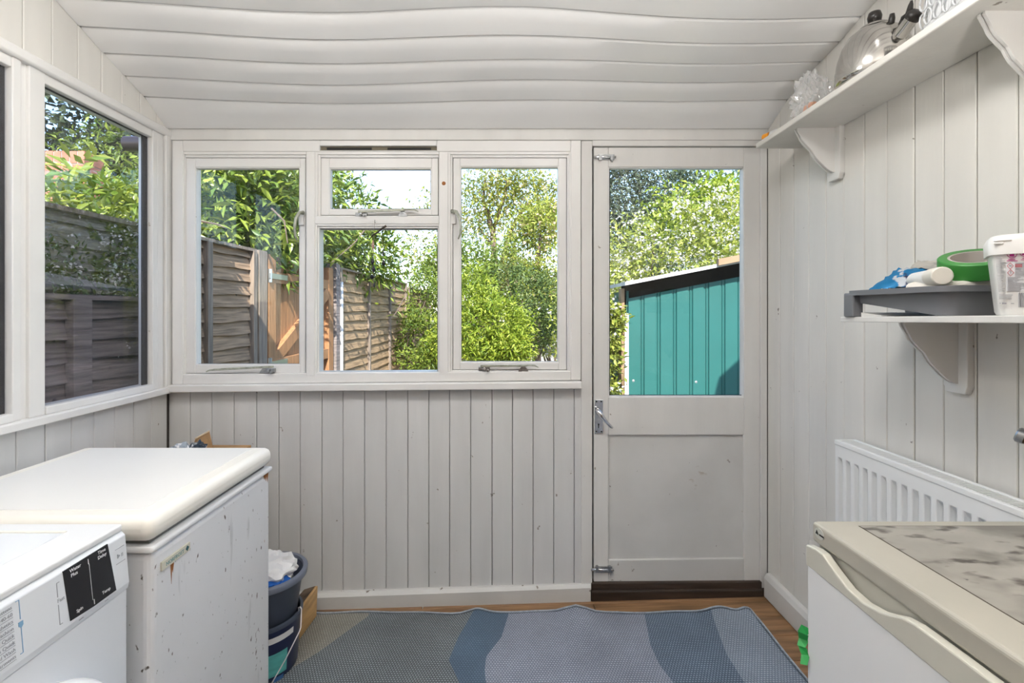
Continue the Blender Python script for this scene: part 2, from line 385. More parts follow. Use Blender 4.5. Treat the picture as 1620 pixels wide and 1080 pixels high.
# ------------------------------------------------------------------ trims and boards
def trim(name, mb, label, m=paint, bevel=.003): return tag(obj(name, mb, m, bevel=bevel, kind='structure'), label, 'trim')
mb = MB(); mb.px(266, 1216, 203, 221.3, D-.012, .03)
trim('trim_1', mb, 'flat white board along the top of the window wall under the ceiling')
mb = MB(); mb.px(919.5, 937, 222.5, 955, D-.006, .09)
trim('trim_2', mb, 'white upright post between the window and the door')
mb = MB(); mb.px(1203.5, 1214, 231, 930, D-.008, .09)
trim('trim_3', mb, 'white upright door jamb in the right corner')
mb = MB(); mb.px(937, 1204, 221.5, 230.8, D-.006, .09)
trim('trim_4', mb, 'white head board above the glazed door')
mb = MB(); mb.hexa([P(263.5, 621, D-.045), P(921, 615, D-.045), P(921, 604, D-.045), P(263.5, 610, D-.045)]+[(a, D+.05, c+.002) for a, b, c in (P(263.5, 621, D-.045), P(921, 615, D-.045), P(921, 604, D-.045), P(263.5, 610, D-.045))])
trim('trim_5', mb, 'white window sill board under the wide window', upvc, .004)
# skirting of back wall - bevelled top
mb = MB()
q = [P(506, 968, 2.19), P(934.5, 954, 2.196), P(934.5, 930, 2.196), P(506, 945.5, 2.19), P(506, 937.5, 2.205), P(934.5, 923.5, 2.208)]
xl = P(262, 962, 2.19)[0]
def ext(p, q2):  # extend the left end to the corner
    t = (xl-p[0])/(q2[0]-p[0]); return tuple(p[i]+(q2[i]-p[i])*t for i in range(3))
L0, L1, L2 = ext(q[0], q[1]), ext(q[3], q[2]), ext(q[4], q[5])
bz = lambda p: (p[0], D+.005, p[2])
low = lambda p: (p[0], p[1], p[2]-.02)
mb.add([low(L0), low(q[1]), q[2], L1, q[5], L2, bz(q[5]), bz(L2), bz(low(q[1])), bz(low(L0))],
       [(0, 1, 2, 3), (3, 2, 4, 5), (5, 4, 6, 7), (1, 8, 6, 4, 2), (0, 3, 5, 7, 9), (0, 9, 8, 1), (7, 6, 8, 9)])
tag(obj('baseboard_back', mb, paint_dirty, kind='structure'), 'chipped white skirting board under the plank wall', 'skirting')
mb = MB(); mb.prism([(XR-.028, .0), (XR-.028, .085), (XR-.018, .105), (XR, .108), (XR, .0)], lambda x, z: (x, YB, z+.035), lambda x, z: (x, 2.195, z+.035))
tag(obj('baseboard_right', mb, paint_dirty, kind='structure', bevel=.004), 'white skirting board along the right wall', 'skirting')
mb = MB(); mb.px(935.5, 1209, 935, 958, 2.196, .06, 932.5, 958); mb.px(935.5, 1206, 921.5, 945, 2.208, .09, 919.5, 945)
trim('trim_6', mb, 'dark brown wooden door threshold above the floorboards', dkwood, .006)
# left wall trims
mb = MB(); mb.box((XL-.06, YB, .952), (XL+.03, D-.035, .978))
trim('trim_7', mb, 'white sill board under the side windows', upvc)
mb = MB(); mb.prism([(XL-.02, 2.105), (XL+.012, 2.105), (XL+.018, 2.112), (XL+.018, 2.136), (XL+.010, 2.142), (XL-.02, 2.142)], lambda x, z: (x, YB, z), lambda x, z: (x, D, z))
trim('trim_8', mb, 'white moulded strip above the side windows', upvc)
mb = MB(); mb.box((XL-.06, D-.042, .975), (XL+.014, D+.01, 2.11)); mb.box((XL-.06, D-.085, .975), (XL+.004, D-.046, 2.11))
trim('trim_9', mb, 'white corner post between the side window and the wide window', upvc)

# ------------------------------------------------------------------ window_1 : wide window
W1 = thing('window_1', 'wide white timber window of four panes with side casements', 'window', (P(595, 600, D)), kind='structure')
Yf = D-.014
def rect_frame(mb, o, i, Y, dep):   # o,i=(x0,x1,y0,y1) pixel rects
    mb.px(o[0], i[0], o[2], o[3], Y, dep); mb.px(i[1], o[1], o[2], o[3], Y, dep)
    mb.px(i[0], i[1], o[2], i[2], Y, dep); mb.px(i[0], i[1], i[3], o[3], Y, dep)
mb = MB()
mb.px(272, 289, 222, 608, Yf, .10); mb.px(903, 919, 222, 601, Yf, .10)
mb.px(289, 506, 222, 239.5, Yf, .10); mb.px(691, 903, 222, 239.5, Yf, .10)
mb.px(506, 691, 222, 230.5, Yf, .10); mb.px(506, 691, 237.5, 239.5, Yf, .10)
mb.px(289, 903, 592, 608, Yf, .10, 587, 601.5)
obj('window_frame', mb, upvc, W1, bevel=.003)
mb = MB(); mb.px(484.5, 498, 239.5, 595, Yf-.001, .10); obj('mullion', mb, upvc, W1, bevel=.003)
mb = MB(); mb.px(694.5, 709, 239.5, 592, Yf-.001, .10); obj('mullion', mb, upvc, W1, bevel=.003)
mb = MB(); mb.px(498, 694.5, 342, 354, Yf, .10); obj('transom', mb, upvc, W1, bevel=.003)
# stepped mouldings between frame and sashes
def moulding(o, i):
    mb = MB()
    for k in range(2):
        t = k/2; t2 = (k+1)/2
        ra = [o[j]+(i[j]-o[j])*t for j in range(4)]; rb = [o[j]+(i[j]-o[j])*t2 for j in range(4)]
        rect_frame(mb, (ra[0]-1, ra[1]+1, ra[2]-1, ra[3]+1), rb, Yf+.004+.007*k, .06-.005*k)
    return obj('moulding', mb, upvc, W1, bevel=.002)
moulding((289, 485, 239.5, 593), (293, 484, 249, 591))
moulding((498, 695, 239.5, 342), (507, 694, 249, 341))
moulding((709, 903, 239.5, 588), (716, 897, 249, 585.5))
moulding((498, 695, 354, 591), (505, 692.5, 361, 588))
ws_done = []
def casement(o, i, gx):
    c = MB(); Yc = D+.004; o = (o[0]+.8, o[1]-.8, o[2]+.8, o[3]-.8)
    ws = MB(); rect_frame(ws, (o[0]-3, o[1]+3, o[2]-3, o[3]+3), (o[0]+3, o[1]-3, o[2]+3, o[3]-3), Yc+.046, .006)
    ws_done.append(ws)
    rect_frame(c, o, i, Yc, .045)
    c2 = obj('casement', c, upvc, W1, bevel=.003)
    b = MB(); rect_frame(b, (i[0]-1, i[1]+1, i[2]-1, i[3]+1), (i[0]+1.5, i[1]-1.5, i[2]+1.5, i[3]-1.2), Yc+.004, .03); obj('glazing_bead', b, upvc, c2)
    b = MB(); rect_frame(b, (i[0]+.5, i[1]-.5, i[2]+.5, i[3]-.5), (i[0]+2.2, i[1]-2., i[2]+2.6, i[3]-2), Yc+.020, .006); obj('glazing_seal', b, black, c2)
    g = MB(); g.px(i[0], i[1], i[2], i[3], Yc+.024, .004); obj('pane', g, glass, c2)
    obj('sash_gap_shade', ws, darkgap, c2)  # dark strip added behind the sash gap to draw its line of shade
    return c2
c1 = casement((292, 484, 249, 591), (309, 475, 264.5, 577), 0)
c2 = casement((507, 694, 249, 341), (521, 683, 265.5, 331.5), 0)
c3 = casement((716, 897, 249, 585.5), (728, 884, 263, 573), 0)
g = MB(); g.px(504, 693, 361, 588.5, D+.022, .004); obj('pane', g, glass, W1)
b = MB(); rect_frame(b, (503.5, 693.5, 360.5, 588.8), (505.6, 691.8, 362.6, 587.2), D+.014, .006); obj('glazing_seal', b, black, W1)
vent = MB(); vent.px(506, 691, 230.5, 237.5, Yf+.012, .02); obj('vent_slot', vent, mat('tarnished_vent', (.16, .135, .09), .6), W1)
vent = MB(); vent.px(517, 588, 233.5, 237, Yf+.010, .02); vent.px(613, 682, 233.5, 237, Yf+.010, .02); obj('vent_opening', vent, darkgap, W1)
rust = mat('rust', (.32, .12, .03), .8)
mb = MB(); mb.lathe([(0, -.002), (.007, -.002), (.009, .0)], P(702, 290, Yf-.001), 12, 'Y'); obj('rusty_nail', mb, rust, W1)
def tubepx(pts, r, Y, n=8):
    mb = MB(); mb.tube([P(a, b, Y if len(c) == 0 else c[0]) for a, b, *c in pts], r, n); return mb
# stays and fasteners
def stay(par, bar, curl, piv, peg, m=brassg):
    Y = D-.022
    s = MB(); a, b2 = bar
    s.px(min(a[0], b2[0]), max(a[0], b2[0]), (a[1]-1.7) if a[0] < b2[0] else (b2[1]-1.7), (a[1]+1.7) if a[0] < b2[0] else (b2[1]+1.7), Y, .008,
         (b2[1]-1.7) if a[0] < b2[0] else (a[1]-1.7), (b2[1]+1.7) if a[0] < b2[0] else (a[1]+1.7))
    s.tube([P(x, y, Y+.004) for x, y in curl], [.0055, .005, .004, .003][:len(curl)], 6)
    st = obj('window_stay', s, m, par, bevel=.001)
    p = MB(); p.px(piv[0]-9, piv[0]+9, piv[1]-3, piv[1]+3, Y+.010, .02); p.lathe([(0, -.012), (.008, -.010), (.009, .0), (.009, .02)], P(piv[0], piv[1], Y+.012), 12, 'Y'); p.lathe([(0, -.02), (.006, -.02), (.006, .01)], P(piv[0]+6, piv[1]+2, Y+.012), 10, 'Y')
    obj('stay_pivot', p, steel_dull, st, bevel=.001)
    p = MB(); p.prism([(-8, 4), (8, 4), (5, -1), (1.5, -5), (-1.5, -5), (-5, -1)], lambda u, v: P(peg[0]+u, peg[1]+v, Y+.008), lambda u, v: P(peg[0]+u, peg[1]+v, Y+.025))
    obj('stay_peg', p, steel_dull, st)
stay(c1, ((349, 584), (432, 580)), [(350, 584), (340, 584.5), (331, 585.5), (326, 588)], (425, 586), (418, 586))
stay(c2, ((566, 334.5), (640, 331.5)), [(638, 331.5), (648, 331), (656, 332), (662, 334.5)], (571, 339), (637, 338), brassg)
stay(c3, ((760, 579), (826, 578.5)), [(824, 578.5), (836, 577.5), (846, 578), (852, 581)], (766, 583.5), (828, 583))
def fastener(par, x, y, s):
    f = MB(); Y = D-.02
    f.tube([P(x-3*s, y-16, Y+.01), P(x+4*s, y-15, Y-.01), P(x+9*s, y-6, Y-.022), P(x+11*s, y+8, Y-.025), P(x+10*s, y+20, Y-.022), P(x+7*s, y+28, Y-.018)], [.009, .008, .0075, .006, .005, .0035], 8)
    h = obj('window_fastener', f, brassg, par, smooth=True)
    f = MB(); f.px(x-5, x+3, y-19, y+4, Y+.014, .03); obj('fastener_plate', f, upvc, h, bevel=.002)
fastener(c1, 477, 352, -1); fastener(c3, 718, 350, 1)

# ------------------------------------------------------------------ window_2/3 : side windows
sw = [(1.608, 2.108), (1.00, 1.500)]
for n, (ya, yb) in enumerate(sw):
    W = thing('window_%d' % (n+2), ['single pane side window beside the corner looking onto the grey lap fence', 'second side window cut by the left picture edge'][n], 'window', (XL, (ya+yb)/2, 1.0), kind='structure')
    mb = MB()
    mb.box((XL-.06, ya-.055, .978), (XL+.004, ya, 2.106)); mb.box((XL-.06, yb, .978), (XL+.004, yb+.028, 2.106))
    mb.box((XL-.06, ya, 2.072), (XL+.001, yb, 2.106)); mb.box((XL-.06, ya, .978), (XL+.008, yb, 1.004))
    obj('window_frame', mb, upvc, W, bevel=.003)
    mb = MB(); mb.box((XL-.03, ya-.078, .978), (XL-.007, ya-.055, 2.106)); obj('reveal', mb, upvc, W)
    mb = MB(); mb.box((XL-.020, ya-.003, 1.0), (XL-.016, yb+.003, 2.075)); obj('pane', mb, glass_left, W)
    mb = MB(); mb.box((XL-.026, yb-.03, 1.0), (XL-.0205, yb+.003, 2.075)); mb.box((XL-.026, ya-.003, 2.068), (XL-.0205, yb, 2.075)); obj('glazing_seal', mb, black, W)
# end of side glazing behind the viewer
mb = MB(); mb.box((XL-.09, YB, .95), (XL-.0, .944, 2.11)); trim('trim_10', mb, 'white boarded wall between the side windows and the house wall')

# ------------------------------------------------------------------ door_1
D1 = thing('door_1', 'white half glazed garden door with panel below', 'door', P(1072, 921, D), kind='structure')
Yd = D+.0
def rect(name, r, Y, dep, m=paint, bevel=.003, par=D1, yr=None):
    mb = MB(); mb.px(r[0], r[1], r[2], r[3], Y, dep, *(yr or (None, None))); return obj(name, mb, m, par, bevel=bevel)
rect('stile', (939.3, 962.5, 233, 922.5), Yd, .044)
rect('stile', (1177, 1202.3, 233, 920), Yd, .044)
rect('rail', (962.5, 1177, 233, 264), Yd+.0005, .044)
rect('rail', (962.5, 1177, 628, 688), Yd+.0005, .044)
rect('rail', (962.5, 1177, 886, 922), Yd+.0005, .044, paint_dirty, yr=(883, 920))
rect('panel', (955, 1182, 680, 895), Yd+.012, .012, paint_dirty, 0)
mb = MB(); rect_frame(mb, (960, 1179, 262, 630), (964, 1175.5, 266, 626), Yd+.006, .03); obj('glazing_bead', mb, upvc, D1, bevel=.002)
mb = MB(); mb.px(962, 1177, 264, 628, Yd+.024, .004); obj('pane', mb, glass, D1)
mb = MB(); rect_frame(mb, (963, 1176.5, 265, 627), (965, 1175, 266.5, 624.3), Yd+.020, .004); obj('glazing_seal', mb, black, D1)
hp = rect('handle_plate', (941, 953.8, 632, 685.5), Yd-.006, .008, chrome, .001)
for x, y in ((943.6, 635), (951.2, 635), (943.6, 682.5), (951.2, 682.5)):
    mb = MB(); mb.lathe([(0, -.0015), (.0035, -.0015), (.004, .001)], P(x, y, Yd-.006), 10, 'Y'); obj('screw', mb, darkgap, hp)
mb = MB(); mb.lathe([(0, -.001), (.0035, -.001), (.0035, .001)], P(947, 671, Yd-.006), 10, 'Y'); mb.px(946.3, 947.7, 671, 677, Yd-.007, .002); obj('keyhole', mb, darkgap, hp)
mb = MB(); mb.tube([P(945.5, 647, Yd-.004), P(945, 648, Yd-.03), P(947, 651, Yd-.048), P(953, 659, Yd-.052), P(961, 669, Yd-.05), P(966, 674.5, Yd-.047), P(969, 676.5, Yd-.045)], [.009, .009, .011, .010, .007, .008, .005], 10); obj('lever', mb, chrome, hp, smooth=True)
for (x0, x1, y0, y1) in ((942, 974, 244, 253), (937, 971, 896, 906)):
    bo = rect('bolt', (x0+4, x1-2, y0, y1), Yd-.003, .004, steel_dull, .001)
    mb = MB(); mb.tube([P(x0-2, (y0+y1)/2, Yd-.011), P(x1, (y0+y1)/2, Yd-.011)], .006, 8); obj('bolt_bar', mb, chrome, bo, smooth=True)
    mb = MB(); mb.px(x0+6, x0+10, y0+.5, y1-.5, Yd-.018, .016); mb.px(x1-8, x1-4, y0+.5, y1-.5, Yd-.018, .016); mb.tube([P(x1-5, y1-2, Yd-.012), P(x1-6, y1+3, Yd-.016)], .004, 6); obj('bolt_guide', mb, steel_dull, bo)

mb = MB(); mb.px(930, 950, 229, 945, D+.046, .03); trim('trim_11', mb, 'dark strip added as shade in the gap at the handle side of the glazed door', darkgap)  # dark strips added behind the door gaps to block daylight and look shaded
mb = MB(); mb.px(1190, 1212, 229, 945, D+.046, .03); trim('trim_12', mb, 'dark strip added as shade in the gap at the hinge side of the glazed door', darkgap)

# ------------------------------------------------------------------ rug
def rugcol(name, a, b):
    m = bpy.data.materials.new(name); m.use_nodes = True; t = m.node_tree; N = t.nodes; L = t.links; pb = N['Principled BSDF']
    g = N.new('ShaderNodeNewGeometry'); br = N.new('ShaderNodeTexBrick'); br.offset = .5
    br.inputs['Scale'].default_value = 1; br.inputs['Brick Width'].default_value = .0105; br.inputs['Row Height'].default_value = .0095
    br.inputs['Mortar Size'].default_value = .0022; br.inputs['Mortar Smooth'].default_value = .6
    br.inputs['Color1'].default_value = tuple(a)+(1,); br.inputs['Color2'].default_value = tuple(v*.86 for v in a)+(1,); br.inputs['Mortar'].default_value = tuple(b)+(1,)
    L.new(g.outputs['Position'], br.inputs['Vector'])
    nz = N.new('ShaderNodeTexNoise'); nz.inputs['Scale'].default_value = 3.5; nz.inputs['Detail'].default_value = 4; L.new(g.outputs['Position'], nz.inputs['Vector'])
    mr = N.new('ShaderNodeMapRange'); mr.inputs['From Min'].default_value = .3; mr.inputs['From Max'].default_value = .7; mr.inputs['To Min'].default_value = .82; mr.inputs['To Max'].default_value = 1.12
    L.new(nz.outputs['Fac'], mr.inputs['Value'])
    mx = N.new('ShaderNodeMix'); mx.data_type = 'RGBA'; mx.blend_type = 'MULTIPLY'; mx.inputs['Factor'].default_value = 1
    L.new(br.outputs['Color'], mx.inputs['A']); L.new(mr.outputs[0], mx.inputs['B']); L.new(mx.outputs['Result'], pb.inputs['Base Color'])
    bp = N.new('ShaderNodeBump'); bp.inputs['Strength'].default_value = .6; bp.inputs['Distance'].default_value = .003; bp.invert = True
    L.new(br.outputs['Fac'], bp.inputs['Height']); L.new(bp.outputs[0], pb.inputs['Normal']); pb.inputs['Roughness'].default_value = .75
    return m
rugm = [rugcol('rug_beige_weave', (.40, .40, .36), (.16, .155, .13)), rugcol('rug_slate_weave', (.30, .34, .36), (.05, .062, .07)),
        rugcol('rug_navy_weave', (.135, .205, .285), (.055, .095, .15)), rugcol('rug_pale_weave', (.42, .46, .55), (.14, .165, .225)),
        rugcol('rug_blue_weave', (.24, .31, .40), (.045, .075, .12)), rugcol('rug_mist_weave', (.40, .46, .54), (.14, .18, .245))]
RB = [[(2.15, -.58), (2.113, -.571), (1.889, -.711), (1.783, -.80), (1.5, -.86), (.3, -.7)],
      [(2.15, -.10), (2.119, -.118), (1.99, -.165), (1.852, -.192), (1.728, -.138), (1.4, .05), (.3, -.2)],
      [(2.15, .04), (2.122, .0386), (1.977, .0077), (1.868, -.051), (1.796, -.0537), (1.728, -.047), (1.4, .15), (.3, .1)],
      [(2.15, .625), (2.09, .616), (1.93, .588), (1.815, .589), (1.728, .610), (1.4, .7), (.3, .45)],
      [(2.15, .91), (2.079, .894), (1.876, .857), (1.707, .853), (1.4, .9), (.3, .75)]]
def rb(k, y):
    pts = sorted(RB[k]); return float(np.interp(y, [p[0] for p in pts], [p[1] for p in pts]))
RUGL, RUGR, RUGF = -.875, 1.075, .30
bumps = [(-.86, .03, .014), (-.10, .05, .018), (.335, .06, .030), (.94, .06, .020), (1.055, .025, .016)]
def rug_z(x, y):
    e = max(0, 1-(2.128-.041*x-y)/.25); zz = 0
    for c, wd, h in bumps: zz += h*math.exp(-((x-c-.10*(2.128-.041*x-y))/wd)**2)*e
    return fz(x)+.003+zz+.0015*math.sin(x*7+y*3)+.0015
mb = MB(); rows = 60; segs = 14
ys = [RUGF+(2.142-RUGF)*(1-(1-j/rows)**1.6) for j in range(rows+1)]
bands = 6
allv = []; ncol = None
for y in ys:
    e = [RUGL]+[min(max(rb(k, y), RUGL+.01*(k+1)), RUGR-.01*(5-k)) for k in range(5)]+[RUGR]
    xs = [e[b]+(e[b+1]-e[b])*i/segs for b in range(6) for i in range(segs)]+[RUGR]
    ncol = len(xs)
    for x in xs:
        k_ = (y-RUGF)/(2.142-RUGF)
        yy = y+(-.014-.041*x)*k_+(.004*math.sin(x*9)-.003*math.sin(x*23))*k_**12
        allv.append((x, yy, rug_z(x, yy)))
fs = []; ms = []
for j in range(rows):
    for i in range(ncol-1):
        fs.append((j*ncol+i, j*ncol+i+1, (j+1)*ncol+i+1, (j+1)*ncol+i)); ms.append(min(i//segs, 5))
mb.v = allv; mb.f = fs; mb.m = ms
rug = thing('rug', 'blue and grey woven plastic rug with wavy bands on the floorboards', 'rug', (.1, 1.2, 0))
o = obj('woven_mat', mb, rugm, rug, smooth=True)
sd = o.modifiers.new('thick', 'SOLIDIFY'); sd.thickness = .003; sd.offset = -1
top = [allv[rows*ncol+i] for i in range(ncol)]; rt = [allv[j*ncol+ncol-1] for j in range(rows+1)]
bindm = mat('rug_binding', (.33, .37, .42), .7, var=.2, vscale=80)
for pts in (top, rt):
    mb = MB(); mb.tube([(x, y, z+.001) for x, y, z in pts], .0035, 6); obj('bound_edge', mb, bindm, rug, smooth=True)
    mb = MB(); mb.tube([(x-(.009 if pts is rt else 0), y-(.009 if pts is top else 0), z+.0008) for x, y, z in pts], .0016, 5); obj('stitch_line', mb, mat('rug_stitch', (.09, .11, .13), .8), rug)

# ------------------------------------------------------------------ chest freezer
fx0, fx1, fy0, fy1 = -1.44, -.790, 1.105, 1.695
fr = thing('chest_freezer', 'small white chest freezer with ivory lid and rusty stained side', 'freezer', ((fx0+fx1)/2, 1.4, fz(-1.1)))
enamel = mat('rust_spotted_enamel', (.74, .75, .77), .38, var=.03, vscale=4,
             specks=[((.10, .085, .07), 34, .675, (1, 1.6, .8)), ((.13, .11, .10), 60, .70, (1, 1.4, .7)), ((.30, .15, .04), 15, .715, (1, 1, .55)), ((.48, .49, .50), 7, .66, (1, 3, .5), .12)])
mb = MB(); mb.box((fx0+.01, fy0+.005, fz(-1.1)+.04), (fx1-.004, fy1-.008, .768)); obj('cabinet', mb, enamel, fr, bevel=.018, seg=4)
mb = MB(); mb.box((fx0+.006, fy0, .768), (fx1+.002, fy1-.003, .783)); obj('top_trim', mb, mat('white_plastic_trim', (.76, .77, .78), .35), fr, bevel=.005)
mb = MB(); mb.box((fx0+.03, fy0+.02, .782), (fx1-.02, fy1-.02, .793)); obj('lid_gasket', mb, mat('grey_gasket', (.18, .18, .17), .7), fr)
mb = MB(); mb.box((fx0, fy0-.004, .792), (fx1+.002, fy1, .850)); lid = obj('lid', mb, ivory, fr, bevel=.024, seg=5); smooth_by_angle(lid, 60)
mb = MB(); mb.box((fx0+.05, fy0+.045, .849), (fx1-.055, fy1-.03, .8515)); obj('lid_panel', mb, mat('white_lid_panel', (.80, .79, .76), .35), lid, bevel=.001)
for sx in (fx0+.06, fx1-.11):
    for sy in (fy0+.06, fy1-.06): mb = MB(); mb.lathe([(.02, fz(sx)), (.02, .03)], (sx, sy, 0), 12); obj('foot', mb, black, fr)
bd = MB(); bd.box((fx1-.004, 1.139, .711), (fx1+.001, 1.243, .732)); bdo = obj('name_badge', bd, mat('cream_badge', (.62, .60, .50), .4), fr, bevel=.001, label='cream badge with teal lettering')
teal = mat('teal_print', (.10, .28, .28), .5); tealdk = mat('dark_teal_print', (.02, .10, .11), .5)
RX = (PI/2, 0, PI/2)
text('lettering', 'NORFROST', bdo, (fx1+.0012, 1.152, .7165), RX, .0128, teal)
mb = MB(); mb.prism([(1.224, .721), (1.230, .728), (1.237, .722), (1.231, .714)], lambda u, v: (fx1+.001, u, v), lambda u, v: (fx1+.0018, u, v)); obj('emblem', mb, tealdk, bdo)
mb = MB()
for (y, z0, z1, r) in ((1.178, .66, .712, .0035), (1.183, .685, .712, .005), (1.666, .735, .766, .006), (1.655, .742, .766, .008), (1.645, .75, .766, .006)):
    mb.prism([(y-r, z1), (y+r, z1), (y+r*.5, (z0+z1)/2), (y, z0), (y-r*.6, (z0+z1)/2)], lambda u, v: (fx1-.004, u, v), lambda u, v: (fx1-.0034, u, v))
obj('rust_run', mb, rust, fr, kind='stuff')

# ------------------------------------------------------------------ washing machine
wf = thing('washing_machine', 'white front loading washing machine with black touch display, beside the freezer', 'washing machine', (-1.13, .78, fz(-1.1)))
wy0, wy1, wx0 = .48, 1.078, -1.43
wm = mat('washer_white', (.72, .75, .79), .28)
mb = MB(); mb.box((wx0, wy0, fz(-1.1)+.04), (-.8245, wy1, .7075)); obj('body', mb, wm, wf, bevel=.004, seg=3)
mb = MB(); mb.prism([(-.90, .708), (-.822, .708), (-.819, .722), (-.828, .826), (-.836, .834), (-.90, .834)], lambda x, z: (x, wy0, z), lambda x, z: (x, wy1, z))
cp_mb = mb
for sx in (wx0+.06, -.93):
    for sy in (wy0+.06, wy1-.06): mb = MB(); mb.lathe([(.02, fz(sx)), (.02, .02)], (sx, sy, 0), 12); obj('foot', mb, black, wf)
mb = cp_mb
cp = obj('control_panel', mb, wm, wf, bevel=.002, seg=3)
mb = MB(); mb.box((wx0, wy0, .708), (-.90, wy1, .834)); obj('upper_body', mb, wm, wf)
mb = MB(); mb.box((wx0, wy0, .834), (-.834, wy1, .850)); tp = obj('worktop', mb, mat('washer_top', (.78, .79, .80), .3), wf, bevel=.005, seg=3)
mb = MB(); mb.box((wx0+.03, wy0+.03, .850), (-.92, wy1-.045, .8512)); obj('top_panel', mb, mat('washer_top_panel', (.75, .78, .82), .25), tp, bevel=.001)
mb = MB(); mb.box((wx0+.03, wy1-.05, .850), (-.92, wy1-.042, .853)); obj('panel_lip', mb, ivory, tp)
def face_x(z): return -.819+(-.828+.819)*(z-.722)/(.826-.722)
dk = mat('black_glass_display', (.012, .013, .017), .15)
mb = MB(); mb.prism([(.929, .7285), (.983, .7245), (1.040, .7245), (1.028, .8285), (.975, .8275), (.922, .8265)], lambda y, z: (face_x(z)-.001, y, z), lambda y, z: (face_x(z)+.001, y, z)); dp = obj('display', mb, dk, wf, label='black glass display panel')
pw = mat('white_print', (.75, .76, .78), .5); pg = mat('grey_print', (.33, .35, .38), .5); pb_ = mat('blue_print', (.20, .38, .58), .5)
tilt = (PI/2-math.atan(.009/.104), 0, PI/2)
def wtext(s, y, z, size, m, par=wf, up=.0013): text('lettering', s, par, (face_x(z)+up, y, z), tilt, size, m, .0002)
wtext('Water', .9355, .8165, .0095, pw); wtext('Plus', .9375, .8070, .0095, pw)
wtext('Time', 1.0015, .8185, .0095, pw); wtext('Delay', 1.0005, .8090, .0095, pw)
wtext('Spin', .943, .735, .0090, pw); wtext('Temp', 1.004, .735, .0090, pw); wtext('Fast', .906, .7765, .0095, pg)
wtext('\u25b6II' if False else 'II', 1.060, .786, .011, pg)
mb = MB(); mb.prism([(1.0505, .786), (1.0505, .795), (1.0575, .7905)], lambda y, z: (face_x(z), y, z), lambda y, z: (face_x(z)+.0014, y, z)); obj('play_mark', mb, pg, wf)
mb = MB()
def ln(mb, y0, z0, y1, z1, t=.0006, up=.0006):
    d = Vector((y1-y0, z1-z0)).normalized(); n = Vector((-d.y, d.x))*t
    pts = [(y0+n.x, z0+n.y), (y1+n.x, z1+n.y), (y1-n.x, z1-n.y), (y0-n.x, z0-n.y)]
    mb.prism(pts, lambda y, z: (face_x(z)-.0004, y, z), lambda y, z: (face_x(z)+up, y, z))
ln(mb, .9085, .812, .9085, .786); ln(mb, .9085, .812, .914, .812); ln(mb, .9085, .772, .9085, .735); ln(mb, .9085, .735, .914, .735)
ln(mb, 1.046, .806, 1.071, .806); ln(mb, 1.046, .775, 1.071, .775)
ln(mb, .948, .718, .958, .718); ln(mb, 1.010, .718, 1.018, .718)
obj('printed_lines', mb, pg, wf, kind='stuff')
mb = MB(); ln(mb, .978, .812, .978, .822, .0007, .0014); ln(mb, .984, .728, .984, .738, .0007, .0014)
ln(mb, .981, .738, .9795, .812, .0004, .0012); obj('display_ticks', mb, pw, dp)
mb = MB()
ln(mb, .832, .823, .838, .823); ln(mb, .838, .823, .838, .79); ln(mb, .838, .776, .838, .733); ln(mb, .838, .733, .833, .733)
mb.prism([(.834, .786), (.842, .786), (.842, .779), (.838, .775), (.834, .779)], lambda y, z: (face_x(z)-.0004, y, z), lambda y, z: (face_x(z)+.0008, y, z))
obj('blue_bracket', mb, pb_, wf)
for i, s in enumerate(['Cottons', 'ECO 40-60', 'Synthetics', 'Fashion', 'Quick', 'Clean Quick', 'Hand Wash', 'Dark Garments']):
    z = .8155-i*.0118
    o = bpy.data.objects; cu = None
    text('lettering', s, wf, (face_x(z)+.0008, .8255, z), tilt, .0085, pg, .0002, 'RIGHT')
mb = MB()
for i in range(8):
    z = .8125-i*.0118; ln(mb, .75, z, .826, z, .0003)
obj('printed_rules', mb, pg, wf, kind='stuff')
dc = (-.8245, .80, .445)
mb = MB(); mb.lathe([(.150, .0), (.212, .0), (.218, .03), (.210, .060), (.180, .068), (.152, .050), (.150, .0)], dc, 48, 'X'); dr = obj('door', mb, mat('washer_door_white', (.80, .81, .83), .25), wf, smooth=True)
mb = MB(); mb.lathe([(0.001, .085), (.06, .080), (.12, .06), (.152, .03)], dc, 40, 'X'); obj('door_glass', mb, dk, dr, smooth=True)

# ------------------------------------------------------------------ fridge
fg = thing('fridge', 'white under counter fridge with stained beige top in the right corner', 'fridge', (.90, .80, fz(.90)))
gx0, gx1, gy0, gy1 = .672, 1.127, .527, 1.048
beige = mat('yellowed_plastic', (.57, .55, .475), .42, var=.04, vscale=5)
wdoor = mat('fridge_white', (.80, .80, .80), .3)
mb = MB(); mb.box((gx0+.045, gy0+.004, fz(.9)+.03), (gx1-.01, gy1-.006, 0.825)); obj('cabinet', mb, wdoor, fg, bevel=.006)
mb = MB(); mb.box((gx0, gy0, 0.8269), (gx1, gy1, 0.87)); tpo = obj('top', mb, mat('beige_worktop_plastic', (.42, .395, .335), .42, var=.06, vscale=5), fg, bevel=.008, seg=4, label='beige plastic top with grey stains')
stain = mat('stained_beige_laminate', (.33, .31, .27), .4, var=.12, vscale=7, stretch=(1, 1, 1), col2=(.40, .375, .33),
            specks=[((.20, .185, .16), 4.0, .44, (2.2, 3.5, 1), .22), ((.10, .088, .075), 9, .56, (1.6, 3.6, 1), .12), ((.05, .04, .035), 30, .72, (1, 1, 1))])
mb = MB(); mb.box((gx0+.082, gy0+.03, 0.8695), (gx1-.02, gy1-.03, 0.8707)); obj('top_inset', mb, stain, tpo)
mb = MB()
